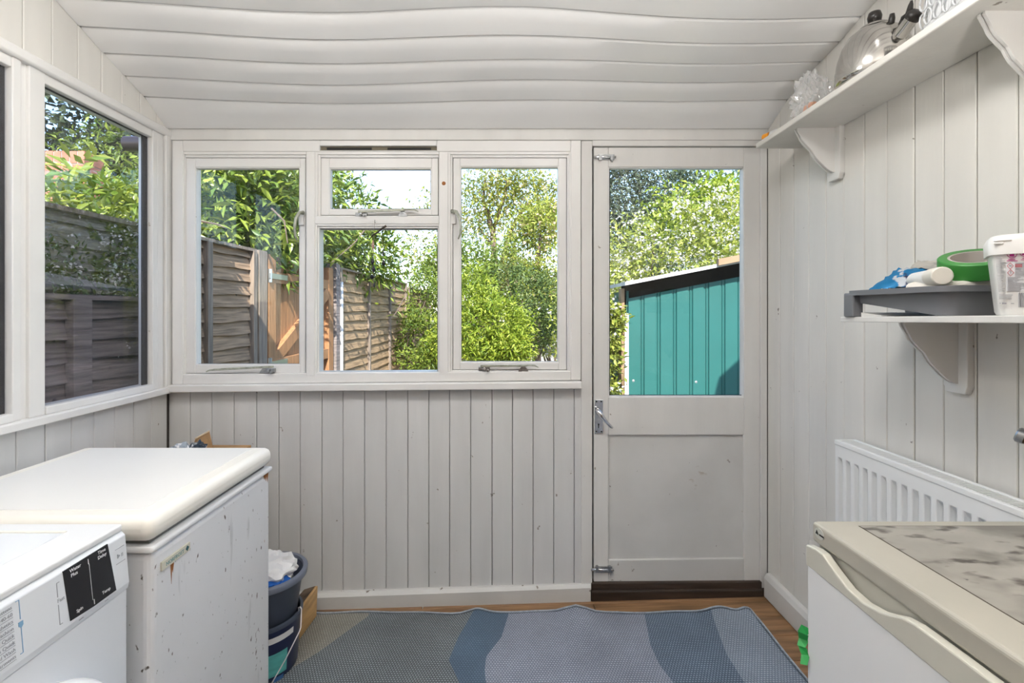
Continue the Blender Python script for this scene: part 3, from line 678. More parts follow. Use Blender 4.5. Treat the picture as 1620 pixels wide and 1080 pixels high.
for a, b in (((gx0+.080, gy0+.03, 0.869), (gx0+.082, gy1-.028, 0.8703)), ((gx0+.08, gy1-.030, 0.869), (gx1-.02, gy1-.028, 0.8703))): mb.box(a, b)
obj('inset_joint', mb, mat('dirty_joint', (.06, .045, .03), .8), tpo)
mb = MB(); mb.box((gx0-.012, gy0, fz(.7)+.06), (gx0+.035, gy1-.003, 0.78)); do = obj('door', mb, wdoor, fg, bevel=.006, seg=3)
zt = [(1.0455, 0.8193), (1.0148, 0.825), (0.9928, 0.825), (0.9593, 0.8097), (0.9201, 0.7953), (0.8818, 0.7925), (0.8444, 0.7992), (0.8224, 0.8078), (0.7975, 0.8193), (0.7707, 0.8241), (0.7037, 0.825), (0.5744, 0.825), (gy0, 0.8222)]
mb = MB(); mb.prism([(1.0455, 0.7762)]+zt+[(gy0, 0.7762)], lambda y, z: (gx0-.014, y, z), lambda y, z: (gx0+.004, y, z)); obj('door_handle', mb, beige, do, bevel=.003, seg=2)
mb = MB(); mb.box((gx0+.012, gy0+.02, 0.7762), (gx0+.035, 1.0388, 0.826)); obj('handle_recess', mb, mat('yellowed_recess', (.55, .53, .46), .5, specks=((.25, .17, .05), 4, .5)), do)
mb = MB(); mb.prism([(1.0211+.0146*math.cos(a), 0.8528+.0115*math.sin(a)) for a in [i*PI/10 for i in range(20)]], lambda y, z: (gx0-.0012, y, z), lambda y, z: (gx0+.001, y, z)); bg2 = obj('badge', mb, mat('badge_silver', (.52, .52, .47), .4), tpo, label='oval badge')
mb = MB(); mb.prism([(1.0320, 0.8499), (1.0282, 0.8585), (1.0224, 0.8499)], lambda y, z: (gx0-.0020, y, z), lambda y, z: (gx0-.001, y, z))
for i in range(6): mb.box((gx0-.002, 1.0186-i*.0024, 0.8499), (gx0-.001, 1.0200-i*.0024, 0.8533))
obj('badge_print', mb, darkgap, bg2)
green = mat('green_tape', (.02, .33, .07), .4)
mb = MB()
tp_ = [(1.0474, 0.6422, -0.002), (1.0512, 0.6268, -0.007), (1.0541, 0.6115, -0.003), (1.0484, 0.5981, -0.01), (1.0417, 0.5847, -0.006), (1.0321, 0.5694, -0.0135)]
for (a, b, c), (d, e, f) in zip(tp_, tp_[1:]):
    mb.add([(gx0-.012+c-.004, a+.006, b), (gx0-.012+c+.008, a-.014*(b-.564)/.08, b), (gx0-.012+f+.006, d-.012*(e-.564)/.08, e), (gx0-.012+f-.006, d+.004, e)], [(0, 1, 2, 3)])
to = obj('tape_scrap', mb, green, do, label='scrap of green tape stuck on the door edge'); sd = to.modifiers.new('t', 'SOLIDIFY'); sd.thickness = .0012

# ------------------------------------------------------------------ radiator
ra = thing('radiator', 'white ribbed panel radiator on the right wall behind the fridge', 'radiator', (1.16, 1.2, .3))
rwm = mat('radiator_white', (.80, .80, .79), .3)
ry0, ry1, rzb, rzt, rx = .72, 1.640, .29, .888, 1.132
mb = MB(); pts = []
n = int((ry1-ry0-.02)/.0366)
# front panel with vertical flutes
yc = [ry1-.012-i*.0366 for i in range(n)]
def row(z, dep):
    v = [(rx, ry1, z)]
    for y in yc:
        v += [(rx, y, z), (rx+dep, y-.005, z), (rx+dep, y-.017, z), (rx, y-.022, z)]
    return v+[(rx, ry0, z)]
rowsz = [(rzb, 0), (rzb+.05, 0), (rzb+.065, .015), (rzt-.072, .015), (rzt-.055, 0), (rzt-.012, 0)]
R = [row(z, d) for z, d in rowsz]; k = len(R[0])
mb.add([p for r in R for p in r], [(j*k+i, j*k+i+1, (j+1)*k+i+1, (j+1)*k+i) for j in range(len(R)-1) for i in range(k-1)])
po = obj('front_panel', mb, rwm, ra, bevel=.002, seg=2); smooth_by_angle(po, 30)
mb = MB(); mb.box((rx, ry1-.004, rzb), (XR-.02, ry1, rzt-.004)); mb.box((rx, ry0, rzb), (XR-.02, ry0+.004, rzt-.004)); mb.box((XR-.024, ry0, rzb), (XR-.018, ry1, rzt-.02)); obj('side_panel', mb, rwm, ra, bevel=.002)
mb = MB(); mb.box((rx-.002, ry0, rzt-.016), (rx+.012, ry1+.002, rzt)); mb.box((XR-.030, ry0, rzt-.016), (XR-.018, ry1+.002, rzt)); mb.box((rx+.012, ry1-.008, rzt-.012), (XR-.03, ry1+.002, rzt)); obj('top_rail', mb, rwm, ra, bevel=.002)
mb = MB(); y = ry1-.012
while y > ry0: mb.box((rx+.010, y-.0042, rzt-.010), (XR-.028, y, rzt-.002)); y -= .0085
obj('top_grille', mb, rwm, ra)
mb = MB(); mb.box((rx+.026, ry0+.005, rzb+.02), (XR-.026, ry1-.006, rzt-.03)); obj('convector_core', mb, mat('radiator_core_grey', (.5, .5, .5), .7), ra)  # mid grey core inside the radiator

# ------------------------------------------------------------------ shelves with scalloped brackets
def bracket(par, Yc, ztop, prot=.135, h=.158, th=.018):
    xw = XR-.018
    prof = [(1.0, 0), (1.0, -.035), (.96, -.10), (.90, -.19), (.86, -.27), (.80, -.34), (.70, -.43), (.615, -.50), (.565, -.58), (.50, -.67), (.40, -.76), (.29, -.86), (.17, -.95), (.05, -1.0), (0, -1.0)]
    mb = MB()
    for i in range(3):
        ins = .0035 if i == 1 else 0
        poly = [(0, 0)]+[(u*prot-ins, v*h+(ins if j > 0 else 0)) for j, (u, v) in enumerate(prof)]
        poly[-1] = (0, poly[-1][1])
        y0 = Yc-th/2+th*i/3
        mb.prism(poly, lambda u, v: (xw-u, y0, ztop+v), lambda u, v: (xw-u, y0+th/3, ztop+v))
    br = obj('bracket', mb, paint, par)
    mb = MB(); mb.prism([(-.034, 0), (.034, 0), (.034, -.165), (.026, -.186), (-.026, -.186), (-.034, -.165)], lambda u, v: (XR, Yc+u, ztop+v), lambda u, v: (XR-.019, Yc+u, ztop+v)); obj('back_plate', mb, paint, br, bevel=.002)
    return br
us = thing('wall_shelf', 'long white high shelf on scalloped brackets under the ceiling', 'shelf', (1.12, 1.2, 1.985), 'white shelves on the right wall')
mb = MB(); mb.hexa([(1.008, .30, 1.985), (XR-.001, .30, 1.985), (XR-.001, .30, 2.006), (1.008, .30, 2.006), (1.035, 1.965, 1.975), (XR-.001, 1.965, 1.975), (XR-.001, 1.965, 1.996), (1.035, 1.965, 1.996)])
obj('shelf_board', mb, paint_warm, us, bevel=.004, seg=3)
bracket(us, 1.752, 1.976); bracket(us, 1.078, 1.980)
ls = thing('wall_shelf', 'short white lower shelf with one scalloped bracket above the radiator', 'shelf', (1.12, 1.1, 1.295), 'white shelves on the right wall')
mb = MB(); mb.hexa([(1.010, .72, 1.300), (XR-.001, .72, 1.300), (XR-.001, .72, 1.316), (1.010, .72, 1.316), (1.005, 1.435, 1.288), (XR-.001, 1.435, 1.288), (XR-.001, 1.435, 1.303), (1.005, 1.435, 1.303)])
obj('shelf_board', mb, paint, ls, bevel=.002)
bracket(ls, 1.283, 1.2905, .142, .16)
def lsz(y): return 1.316+(1.303-1.316)*(y-.72)/(1.435-.72)

# ------------------------------------------------------------------ things on the lower shelf
traym = mat('grey_plastic', (.16, .165, .18), .42)
ty0, ty1, tx0, tx1 = 1.088, 1.412, .998, 1.205
pt = thing('paint_tray', 'grey plastic roller tray on the lower shelf, filled with odds and ends', 'tray', (1.1, 1.25, lsz(1.25)))
def rrect(x0, x1, y0, y1, r, n=5):
    o = []
    for cx, cy, a in ((x1-r, y1-r, 0), (x0+r, y1-r, PI/2), (x0+r, y0+r, PI), (x1-r, y0+r, 1.5*PI)):
        o += [(cx+r*math.cos(a+PI/2*i/n), cy+r*math.sin(a+PI/2*i/n)) for i in range(n+1)]
    return o
rim = 1.378
def tbz(y): return lsz(y)+.001+ (.040*(y-1.19)/(.2) if y > 1.19 else 0)
out = rrect(tx0+.014, tx1-.012, ty0+.012, ty1-.014, .028); n = len(out)
inn = rrect(tx0+.018, tx1-.016, ty0+.016, ty1-.018, .026)
mb = MB()
vs = [(x, y, rim-.001) for x, y in out]+[(x+(1.1-x)*.08, y+(1.25-y)*.03, min(tbz(y), rim-.012)) for x, y in out]+[(x+(1.1-x)*.08, y+(1.25-y)*.03, min(tbz(y), rim-.012)+.003) for x, y in inn]+[(x, y, rim-.001) for x, y in inn]
fs = [(r*n+i, r*n+(i+1) % n, (r+1)*n+(i+1) % n, (r+1)*n+i) for r in range(3) for i in range(n)]+[tuple(n+i for i in range(n)), tuple(2*n+i for i in range(n))]
mb.add(vs, fs); o = obj('tray_body', mb, traym, pt); smooth_by_angle(o, 35)
oo = rrect(tx0, tx1, ty0, ty1, .034)
mb = MB(); vs = [(x, y, z) for z in (rim-.014, rim) for x, y in oo]+[(x, y, rim) for x, y in inn]+[(x, y, rim-.006) for x, y in inn]
fs = [(r*n+i, r*n+(i+1) % n, (r+1)*n+(i+1) % n, (r+1)*n+i) for r in range(3) for i in range(n)]
mb.add(vs, fs); o = obj('tray_rim', mb, traym, pt); smooth_by_angle(o, 35)
for x0 in (tx0, tx1-.03):
    mb = MB(); mb.prism([(ty1-.038, lsz(1.4)), (ty1-.038, rim-.01), (ty1, rim-.006), (ty1+.001, lsz(1.4))], lambda y, z: (x0, y, z), lambda y, z: (x0+.03, y, z)); obj('tray_leg', mb, traym, pt, bevel=.004)
mb = MB(); mb.hexa([(1.02, 1.30, lsz(1.30)+.0005), (1.2, 1.30, lsz(1.3)+.0005), (1.2, 1.30, lsz(1.3)+.0025), (1.02, 1.30, lsz(1.3)+.0025), (1.02, 1.372, lsz(1.372)+.0005), (1.2, 1.372, lsz(1.372)+.0005), (1.2, 1.372, lsz(1.372)+.012), (1.02, 1.372, lsz(1.372)+.012)])
tag(obj('card_sheet', mb, mat('white_card', (.72, .71, .68), .6)), 'white sheet of card lying under the raised end of the grey tray', 'card')
# folded cloth filling the tray
mb = MB(); cz = lsz(1.2)+.012; mb.hexa([(tx0+.03, ty0+.035, cz), (tx1-.03, ty0+.035, cz), (tx1-.03, ty0+.035, rim+.028), (tx0+.03, ty0+.035, rim+.002), (tx0+.03, 1.24, cz), (tx1-.03, 1.24, cz), (tx1-.03, 1.24, rim+.052), (tx0+.03, 1.24, rim+.012)]); o = obj('folded_cloth', mb, mat('white_cloth', (.70, .66, .60), .8, bump=.4, bscale=60), bevel=.012, seg=3); tag(o, 'folded off-white cloth in the grey tray under the tape roll', 'cloth')
# tape
tc = (1.140, 1.165, rim+.034)
ta = thing('tape_roll', 'roll of green masking tape lying flat on the grey tray', 'tape', tc)
mb = MB(); mb.lathe([(.050, 0), (.067, 0), (.069, .002), (.069, .038), (.067, .040), (.050, .040)], tc, 48); o = obj('tape', mb, mat('green_masking_tape', (.035, .22, .035), .45, var=.12, vscale=3), ta); smooth_by_angle(o, 40)
mb = MB(); mb.lathe([(.045, .0005), (.0505, .0005), (.0505, .0395), (.045, .0395), (.045, .0005)], tc, 40); o = obj('cardboard_core', mb, mat('grey_card_core', (.42, .39, .36), .6), ta); smooth_by_angle(o, 40)
ta.rotation_mode = 'AXIS_ANGLE'; ta.rotation_axis_angle = (math.radians(21), .72, -.69, 0)
# tube
a = Vector(P(1449, 443, 1.27)); b = Vector(P(1491, 436, 1.125)); d = (b-a).normalized()
tu = thing('plastic_tube', 'white round plastic tube with cap lying on the grey tray', 'tube', (a+b)/2)
mb = MB(); mb.tube([a, a+(b-a)*.62], .0195, 24); o = obj('tube_body', mb, mat('white_plastic', (.78, .77, .75), .35), tu); smooth_by_angle(o, 50)
mb = MB(); mb.tube([a+(b-a)*.63, a+(b-a)*.66, b-d*.002, b], [.0195, .0212, .0212, .019], 24); o = obj('tube_cap', mb, mat('cream_plastic_cap', (.74, .70, .62), .4), tu); smooth_by_angle(o, 25)
# packet : crumpled foil packets
def crumple(mb, corners, n=12, amp=.006, seed=1, thick=.006):
    r = random.Random(seed); A, B, C, Dd = [Vector(c) for c in corners]
    h = [[r.uniform(-amp, amp) for _ in range(n+1)] for _ in range(n+1)]
    nrm = (B-A).cross(Dd-A).normalized()
    def fn(u, v):
        i, j = round(u*n), round(v*n); e = min(u, 1-u, v, 1-v)*4
        return A*(1-u)*(1-v)+B*u*(1-v)+C*u*v+Dd*(1-u)*v+nrm*(h[i][j]+thick*min(1, e))
    mb.grid(fn, n, n); mb.grid(lambda u, v: fn(u, v)-nrm*(2*thick*min(1, min(u, 1-u, v, 1-v)*4)+.0012), n, n)
packm = mat('blue_foil_packet', (.02, .22, .48), .25, metal=.3, specks=[((.62, .66, .72), 20, .53, (1, 1, 1)), ((.02, .03, .10), 17, .58)])
mb = MB(); crumple(mb, [P(1372, 459, 1.40), P(1446, 452, 1.30), P(1478, 424, 1.30), P(1422, 424, 1.395)], 12, .004, 3, .006)
o = obj('foil_packet', mb, packm); tag(o, 'crumpled blue and silver packet at the far end of the grey tray', 'packet'); smooth_by_angle(o, 60)
mb = MB(); crumple(mb, [P(1440, 424, 1.37), P(1490, 424, 1.25), P(1496, 413, 1.25), P(1452, 412, 1.39)], 8, .003, 5, .004)
o = obj('cloth_glove', mb, mat('greige_cloth', (.44, .41, .36), .8)); tag(o, 'greyish folded glove lying on top of the blue packet', 'glove'); smooth_by_angle(o, 60)
mb = MB(); crumple(mb, [P(1405, 458, 1.36), P(1455, 450, 1.29), P(1462, 436, 1.30), P(1425, 442, 1.37)], 8, .002, 9, .004)
o = obj('foil_packet', mb, mat('dark_green_packet', (.01, .13, .10), .25, specks=((.55, .6, .6), 30, .62))); tag(o, 'dark green packet tucked between the blue packet and white tube', 'packet'); smooth_by_angle(o, 60)
# tub, turned to face the middle of the room
tub_w = mat('white_tub_plastic', (.80, .79, .77), .32)
TY = .985; TQ = P(1581, 497, TY); TA = math.radians(40); tc_, ts_ = math.cos(TA), math.sin(TA)
tb = thing('detergent_tub', 'white plastic laundry tub with printed label at the end of the lower shelf', 'tub', (TQ[0]+.1, TQ[1], lsz(1.0)))
def tw(u, v, z): return (TQ[0]+u*tc_+v*ts_, TQ[1]-u*ts_+v*tc_, z)
z0 = lsz(TY)+.0005
def tz(py, u=0): return EYE-(py-CY)*(TY-u*ts_)/F
zm, zl, zk = tz(400), tz(388), tz(372)
def loop(u0, u1, v0, v1, r, z): return [tw(x, y, z) for x, y in rrect(u0, u1, v0, v1, r, 6)]
TLX = -.0105; TLID = -.0165
mb = MB(); L_ = [loop(.003, .153, .003, .094, .018, z0), loop(0, .156, 0, .097, .02, z0+.006), loop(TLX, .166, -.006, .103, .02, zm)]
n = len(L_[0]); mb.add([p for l in L_ for p in l], [(r*n+i, r*n+(i+1) % n, (r+1)*n+(i+1) % n, (r+1)*n+i) for r in range(2) for i in range(n)]+[tuple(range(n))]); o = obj('tub_body', mb, tub_w, tb); smooth_by_angle(o, 40)
mb = MB(); L_ = [loop(TLID+.001, .172, -.011, .108, .024, zm-.004), loop(TLID, .173, -.012, .109, .024, zl+.008), loop(TLID+.005, .168, -.007, .104, .022, zk-.002), loop(TLID+.012, .161, 0, .097, .02, zk+.001)]
mb.add([p for l in L_ for p in l], [(r*n+i, r*n+(i+1) % n, (r+1)*n+(i+1) % n, (r+1)*n+i) for r in range(3) for i in range(n)]+[tuple(range(n)), tuple(3*n+i for i in range(n))]); lid_o = obj('lid', mb, tub_w, tb); smooth_by_angle(lid_o, 40)
mag = mat('magenta_print', (.42, .03, .22), .5); gp = mat('grey_label_print', (.30, .30, .33), .5); lab = mat('pale_label_panel', (.70, .71, .74), .45); rd = mat('red_print', (.55, .10, .12), .5)
def lp(px, py, o_=.0):
    u = (px-1581)/1130.; z = tz(py, u); t = max(0, min(1, (z-z0-.006)/(zm-z0-.006)))
    return tw(u, -.006*t-.0006-o_, z)
mb = MB()
for x0, x1, y0, y1 in ((1570, 1586, 383.5, 387), (1570, 1599, 380.5, 382.5)):
    f4 = [tw((x-1581)/1130., -.0135, tz(y, 0)) for x, y in ((x0, y1), (x1, y1), (x1, y0), (x0, y0))]; g4 = [tw((x-1581)/1130., -.008, tz(y, 0)) for x, y in ((x0, y1), (x1, y1), (x1, y0), (x0, y0))]; mb.hexa(f4+g4)
obj('lid_clip', mb, tub_w, lid_o, bevel=.001)
def lq(mb, x0, x1, y0, y1, o_=.0005):
    f4 = [lp(x0, y1, o_), lp(x1, y1, o_), lp(x1, y0, o_), lp(x0, y0, o_)]; g4 = [lp(x0, y1, o_-.0008), lp(x1, y1, o_-.0008), lp(x1, y0, o_-.0008), lp(x0, y0, o_-.0008)]; mb.hexa(f4+g4)
mb = MB(); lq(mb, 1591.5, 1640, 415, 461, .0004); obj('label_panel', mb, lab, tb)
def ring(mb, cx, cy, rx_, ry_, w_=1.0):
    N_ = 28; vs = []
    for i in range(N_):
        a = 2*PI*i/N_
        vs += [lp(cx+rx_*math.cos(a), cy+ry_*math.sin(a), .0012), lp(cx+(rx_-w_)*math.cos(a), cy+(ry_-w_)*math.sin(a), .0012)]
    mb.add(vs, [(2*i, (2*i+2) % (2*N_), (2*i+3) % (2*N_), 2*i+1) for i in range(N_)])
mb = MB(); ring(mb, 1600, 401.5, 8.5, 7.2); ring(mb, 1620, 399.5, 8.5, 7.2)
for cx in (1600, 1619.5):
    dy = 1-(cx > 1610)*2; lq(mb, cx-3.6, cx+3.6, 397.8+dy, 405+dy, .001); lq(mb, cx-2, cx+4.6, 396+dy, 398+dy, .001)
for y, x0, x1 in ((410.5, 1594, 1605), (412.8, 1592, 1609), (409, 1616, 1640), (411.2, 1614, 1640)): lq(mb, x0, x1, y-.5, y+.5, .001)
obj('label_symbols', mb, mag, tb, kind='stuff')
def diamond(mb, cx, cy, r_):
    for k in range(4):
        a, b = k*PI/2, (k+1)*PI/2
        mb.add([lp(cx+r_*math.cos(a), cy+r_*math.sin(a), .0012), lp(cx+r_*math.cos(b), cy+r_*math.sin(b), .0012), lp(cx+(r_-1.1)*math.cos(b), cy+(r_-1.1)*math.sin(b), .0012), lp(cx+(r_-1.1)*math.cos(a), cy+(r_-1.1)*math.sin(a), .0012)], [(0, 1, 2, 3)])
mb = MB(); diamond(mb, 1597.5, 420.8, 5.6); diamond(mb, 1598.2, 431.6, 5.6); lq(mb, 1605, 1616, 417.5, 423, .0009)
obj('hazard_diamonds', mb, rd, tb, kind='stuff')
rr = random.Random(4); mb = MB()
lq(mb, 1597.8, 1598.8, 428.5, 432, .0012); lq(mb, 1597.8, 1598.8, 433, 434, .0012); lq(mb, 1595.5, 1599.5, 420.2, 421.2, .0012)
for y in np.arange(416, 437, 1.7): lq(mb, 1605, 1640, y, y+.55, .0012)
for y in np.arange(438.5, 460, 1.75): lq(mb, 1593.5, rr.uniform(1606, 1640), y, y+.5, .0012)
for y in np.arange(408, 462, 2.1): lq(mb, 1574+.1*(y-408), rr.uniform(1583, 1590), y, y+.45, .0012)
for y in (466, 468.2, 470.4, 472.4): lq(mb, 1580, rr.uniform(1596, 1603), y, y+.6, .0012)
lq(mb, 1581, 1583, 479, 480, .0012); lq(mb, 1585, 1592, 478.5, 481, .0012); lq(mb, 1599, 1604, 479.5, 480.5, .0012)
x = 1611.0
for wd in (1, .5, 1.4, .5, 1, .6, 1.2, .5, .8, 1.3): lq(mb, x, x+wd, 463, 486, .0012); x += wd+1.0
obj('label_text', mb, gp, tb, kind='stuff')
# knob at right edge
kn = thing('metal_knob', 'round grey metal knob on a bronze stem by the right plank wall', 'knob', P(1613, 690, 1.1))
a = Vector(P(1611, 687, 1.095)); b = Vector((XR-.005, 1.02, a.z-.03)); d = (b-a).normalized()
mb = MB(); mb.tube([a-d*.003, a, a+d*.012], [.014, .017, .017], 20); o = obj('knob_cap', mb, steel_dull, kn); smooth_by_angle(o, 40)
mb = MB(); mb.tube([a+d*.012, a+d*.03, b], [.016, .011, .010], 16); obj('stem', mb, mat('bronze', (.12, .075, .035), .4, metal=.7), kn, smooth=True)
mb = MB(); mb.lathe([(0, -.012), (.022, -.012), (.024, 0)], (XR, b.y, b.z), 16, 'X'); obj('wall_rose', mb, mat('bronze_rose', (.12, .08, .04), .4, metal=.7), kn)

# ------------------------------------------------------------------ things on the high shelf
def usz(y): return 2.006+(1.996-2.006)*(y-.3)/(1.665)
kc = (1.118, 1.450, usz(1.45)+.0005)
ke = thing('kettle', 'rounded steel stove kettle with black knob and spout lever on the high shelf', 'kettle', kc)
ksteel = mat('tarnished_polished_steel', (.55, .53, .50), .13, metal=1, var=.18, vscale=14, bump=.05, bscale=12)
dkp = mat('black_bakelite', (.02, .017, .015), .35)
kb = [(.001, 0), (.088, 0), (.097, .005), (.100, .016), (.0985, .045), (.093, .080), (.082, .115), (.066, .142), (.046, .158), (.028, .165)]
mb = MB(); mb.lathe(kb, kc, 48); o = obj('kettle_body', mb, ksteel, ke); smooth_by_angle(o, 50)
mb = MB(); mb.lathe([(.040, .1605), (.038, .166), (.02, .172), (.001, .174)], kc, 32); ld = obj('kettle_lid', mb, ksteel, ke, smooth=True)
mb = MB(); mb.lathe([(.001, .172), (.007, .172), (.006, .181), (.0165, .184), (.0185, .196), (.015, .209), (.001, .212)], kc, 24); obj('lid_knob', mb, dkp, ld, smooth=True)
mb = MB()
s0 = Vector((kc[0]+.006, kc[1]-.070, kc[2]+.088)); s1 = Vector((kc[0]+.010, kc[1]-.122, kc[2]+.121))
mb.tube([s0, s0+(s1-s0)*.5, s1], [.022, .018, .0165], 20); sp = obj('spout', mb, ksteel, ke); smooth_by_angle(sp, 50)
dsp = (s1-s0).normalized(); up = Vector((0, .25, .55))
mb = MB(); mb.tube([s1-dsp*.004, s1+dsp*.01, s1+dsp*.018], [.019, .019, .010], 16)
mb.tube([s1-dsp*.02+up*.02, s1-dsp*.03+up*.040, s1-dsp*.02+up*.05, s1+dsp*.006+up*.025], [.007, .008, .007, .008], 10)
mb.tube([s1+dsp*.004+up*.018, s1-dsp*.002+up*.04, s1+dsp*.010+up*.062, s1+dsp*.016+up*.074], [.012, .009, .006, .003], 8)
obj('spout_lever', mb, dkp, sp, smooth=True)
for dy in (.082, -.058):
    z = .125 if dy > 0 else .150
    mb = MB(); mb.tube([(kc[0]-.0, kc[1]+dy, kc[2]+z-.02), (kc[0], kc[1]+dy*1.1, kc[2]+z+.004), (kc[0], kc[1]+dy*1.12, kc[2]+z+.016)], [.009, .008, .006], 10); obj('handle_lug', mb, dkp, ke, smooth=True)
# plastic bag
bagm = glass_mat('clear_film', (.94, .94, .94), 1.5, haze=.27, rough=.10, refl=2.4)
bc = Vector((1.115, 1.73, usz(1.73)))
bm = bmesh.new(); bmesh.ops.create_icosphere(bm, subdivisions=5, radius=1)
r = random.Random(3); ph = [(Vector((r.gauss(0, 1), r.gauss(0, 1), r.gauss(0, 1))).normalized(), r.uniform(5, 13), r.uniform(0, 6)) for _ in range(9)]
for v in bm.verts:
    n_ = v.co.normalized(); k = 1+sum(.060*(1-abs(math.sin(f*n_.dot(a)+p))*2) for a, f, p in ph)
    x, y_, z = n_*k; hz = max(z, -.55)
    pinch = 1 if z < .2 else 1-.35*(z-.2)
    v.co = Vector((x*.068*pinch, y_*.080*pinch+.02*max(0, z), (hz+.55)*.115))+bc+Vector((0, 0, .001))
me = bpy.data.meshes.new('plastic_bag'); bm.to_mesh(me); bm.free(); me.materials.append(bagm)
o = bpy.data.objects.new('plastic_bag', me); COL.objects.link(o); tag(o, 'crinkled clear plastic bag beside the kettle on the high shelf', 'bag')
om = mat('orange_skin', (.75, .22, .03), .5, var=.1, bump=.2, bscale=120)
for i, (dx, dy, r_) in enumerate(((-.012, -.012, .028), (.02, .035, .026))):
    mb = MB(); mb.lathe([(.001, -r_), (r_*.5, -r_*.87), (r_*.87, -r_*.5), (r_, 0), (r_*.87, r_*.5), (r_*.5, r_*.87), (.001, r_)], (bc.x+dx, bc.y+dy, bc.z+r_+.004), 20)
    tag(obj('orange_peg', mb, om, smooth=True) if False else obj('orange', mb, om, smooth=True), ['orange fruit nearer the kettle inside the clear bag', 'orange fruit farther from the kettle inside the clear bag'][i], 'orange', 'oranges in the bag')
# small bottle at the far end
sb = thing('small_bottle', 'little grey bottle with orange cap lying at the far end of the high shelf', 'bottle', (1.07, 1.93, usz(1.93)))
a = Vector((1.062, 1.950, usz(1.93)+.017)); b = Vector((1.085, 1.885, usz(1.93)+.017))
mb = MB(); mb.tube([a, a+(b-a)*.4], .015, 16); obj('cap', mb, mat('orange_plastic', (.85, .33, .02), .4), sb, label='orange cap'); 
mb = MB(); mb.tube([a+(b-a)*.4, a+(b-a)*.5, b-(b-a)*.1, b], [.010, .016, .016, .012], 16); obj('bottle_body', mb, mat('grey_white_plastic', (.60, .60, .60), .4), sb, smooth=True)
# textured plastic container
pc = thing('plastic_basket', 'white translucent plastic basket with oval holes at the high shelf near end', 'basket', (1.1, 1.14, usz(1.14)))
bx0, bx1, by0, by1 = 1.045, 1.20, .90, 1.212
z0 = usz(1.1)+.002
tl = mat('milky_plastic', (.72, .73, .74), .35, transl=.3)
mb = MB(); lo = rrect(bx0, bx1, by0, by1, .02, 4); n = len(lo)
mb.add([(x, y, z0) for x, y in lo]+[(x, y, z0+.02) for x, y in lo], [(i, (i+1) % n, n+(i+1) % n, n+i) for i in range(n)]+[tuple(range(n))]); obj('basket_base', mb, tl, pc)
mb = MB(); mb.tube([(x, y, z0+.175) for x, y in lo+lo[:1]], .005, 8); obj('basket_rim', mb, tl, pc, smooth=True)
mb = MB()
def ovals(fn, length):
    k = int(length/.024)
    for i in range(k):
        for j in range(4):
            u = (i+.5+(j % 2)*.5)*length/(k+.5); zc = z0+.036+j*.039
            mb.tube([fn(u+.0105*math.cos(a), zc+.0195*math.sin(a)) for a in [2*PI*q/10 for q in range(11)]], .0024, 5)
ovals(lambda u, z: (bx0, by0+u, z), by1-by0); ovals(lambda u, z: (bx0+u, by1, z), bx1-bx0); ovals(lambda u, z: (bx0+u, by0, z), bx1-bx0)
obj('oval_mesh', mb, tl, pc, smooth=True)
mb = MB(); lo2 = rrect(bx0+.006, bx1-.006, by0+.006, by1-.006, .018, 4); n = len(lo2)
mb.add([(x, y, z0+.003) for x, y in lo2]+[(x, y, z0+.150) for x, y in lo2], [(i, (i+1) % n, n+(i+1) % n, n+i) for i in range(n)]+[tuple(n+i for i in range(n))]); obj('basket_liner', mb, mat('pale_grey_liner', (.66, .67, .68), .6), pc)

# ------------------------------------------------------------------ buckets, bag, log, box
nav = mat('navy_tub_plastic', (.010, .016, .060), .35); bkt = mat('dark_slate_bucket', (.065, .08, .115), .45)
tcx, tcy, tz0, tzr = -.892, 1.842, -.0125, .186
pb = thing('paint_tub', 'navy plastic paint tub with teal label under the slate bucket', 'paint tub', (tcx, tcy, tz0))
mb = MB(); mb.lathe([(.001, tz0), (.118, tz0), (.120, tz0+.01), (.132, tzr-.01)], (tcx, tcy, 0), 48); o = obj('tub_wall', mb, nav, pb); smooth_by_angle(o, 50)
mb = MB(); mb.lathe([(.131, tzr-.014), (.139, tzr-.012), (.139, tzr), (.130, tzr+.002), (.127, tzr-.006)], (tcx, tcy, 0), 48); o = obj('tub_rim', mb, bkt, pb); smooth_by_angle(o, 50)
def tubr(z): return .120+.012*(z-tz0-.01)/(tzr-.02-tz0)
def patch(name, a0, a1, z0, z1, m, o_=.0008):
    mb = MB(); mb.lathe([(tubr(z0)+o_, z0), (tubr(z1)+o_, z1)], (tcx, tcy, 0), 12, 'Z', a0, a1); return obj(name, mb, m, pb, smooth=True)
tealp = mat('teal_label', (.10, .42, .40), .4, var=.15, vscale=20, stretch=(1, 1, 4))
patch('label_band', -2.2, -.25, .128, .150, mat('white_label', (.70, .70, .70), .4))
patch('label_panel', -1.95, -1.13, .005, .088, tealp); patch('label_panel', -1.06, -.45, .005, .088, tealp)
patch('label_icon', -1.35, -1.12, .096, .118, mat('lilac_label', (.28, .32, .45), .4))
patch('label_badge', -.85, -.55, -.02, -.002, mat('blue_label', (.05, .14, .36), .4))
wire = mat('pale_wire', (.72, .68, .68), .4, metal=.2)
hx = Vector((tcx+.140, tcy-.03, tzr-.012))
mb = MB(); mb.tube([P(472.5, 966, 1.80), P(472, 961, 1.795), P(475.5, 960, 1.79), P(477, 963, 1.785), P(476, 992, 1.765), P(474, 998, 1.75), P(452, 1042, 1.715), P(428, 1084, 1.70), P(400, 1110, 1.70)], .0022, 6); obj('wire_handle', mb, wire, pb, smooth=True)
bk = thing('bucket', 'dark slate plastic bucket nested in the navy paint tub', 'bucket', (-.880, 1.838, .12))
bz0, bzr = .118, .340; bcx, bcy = -.885, 1.842
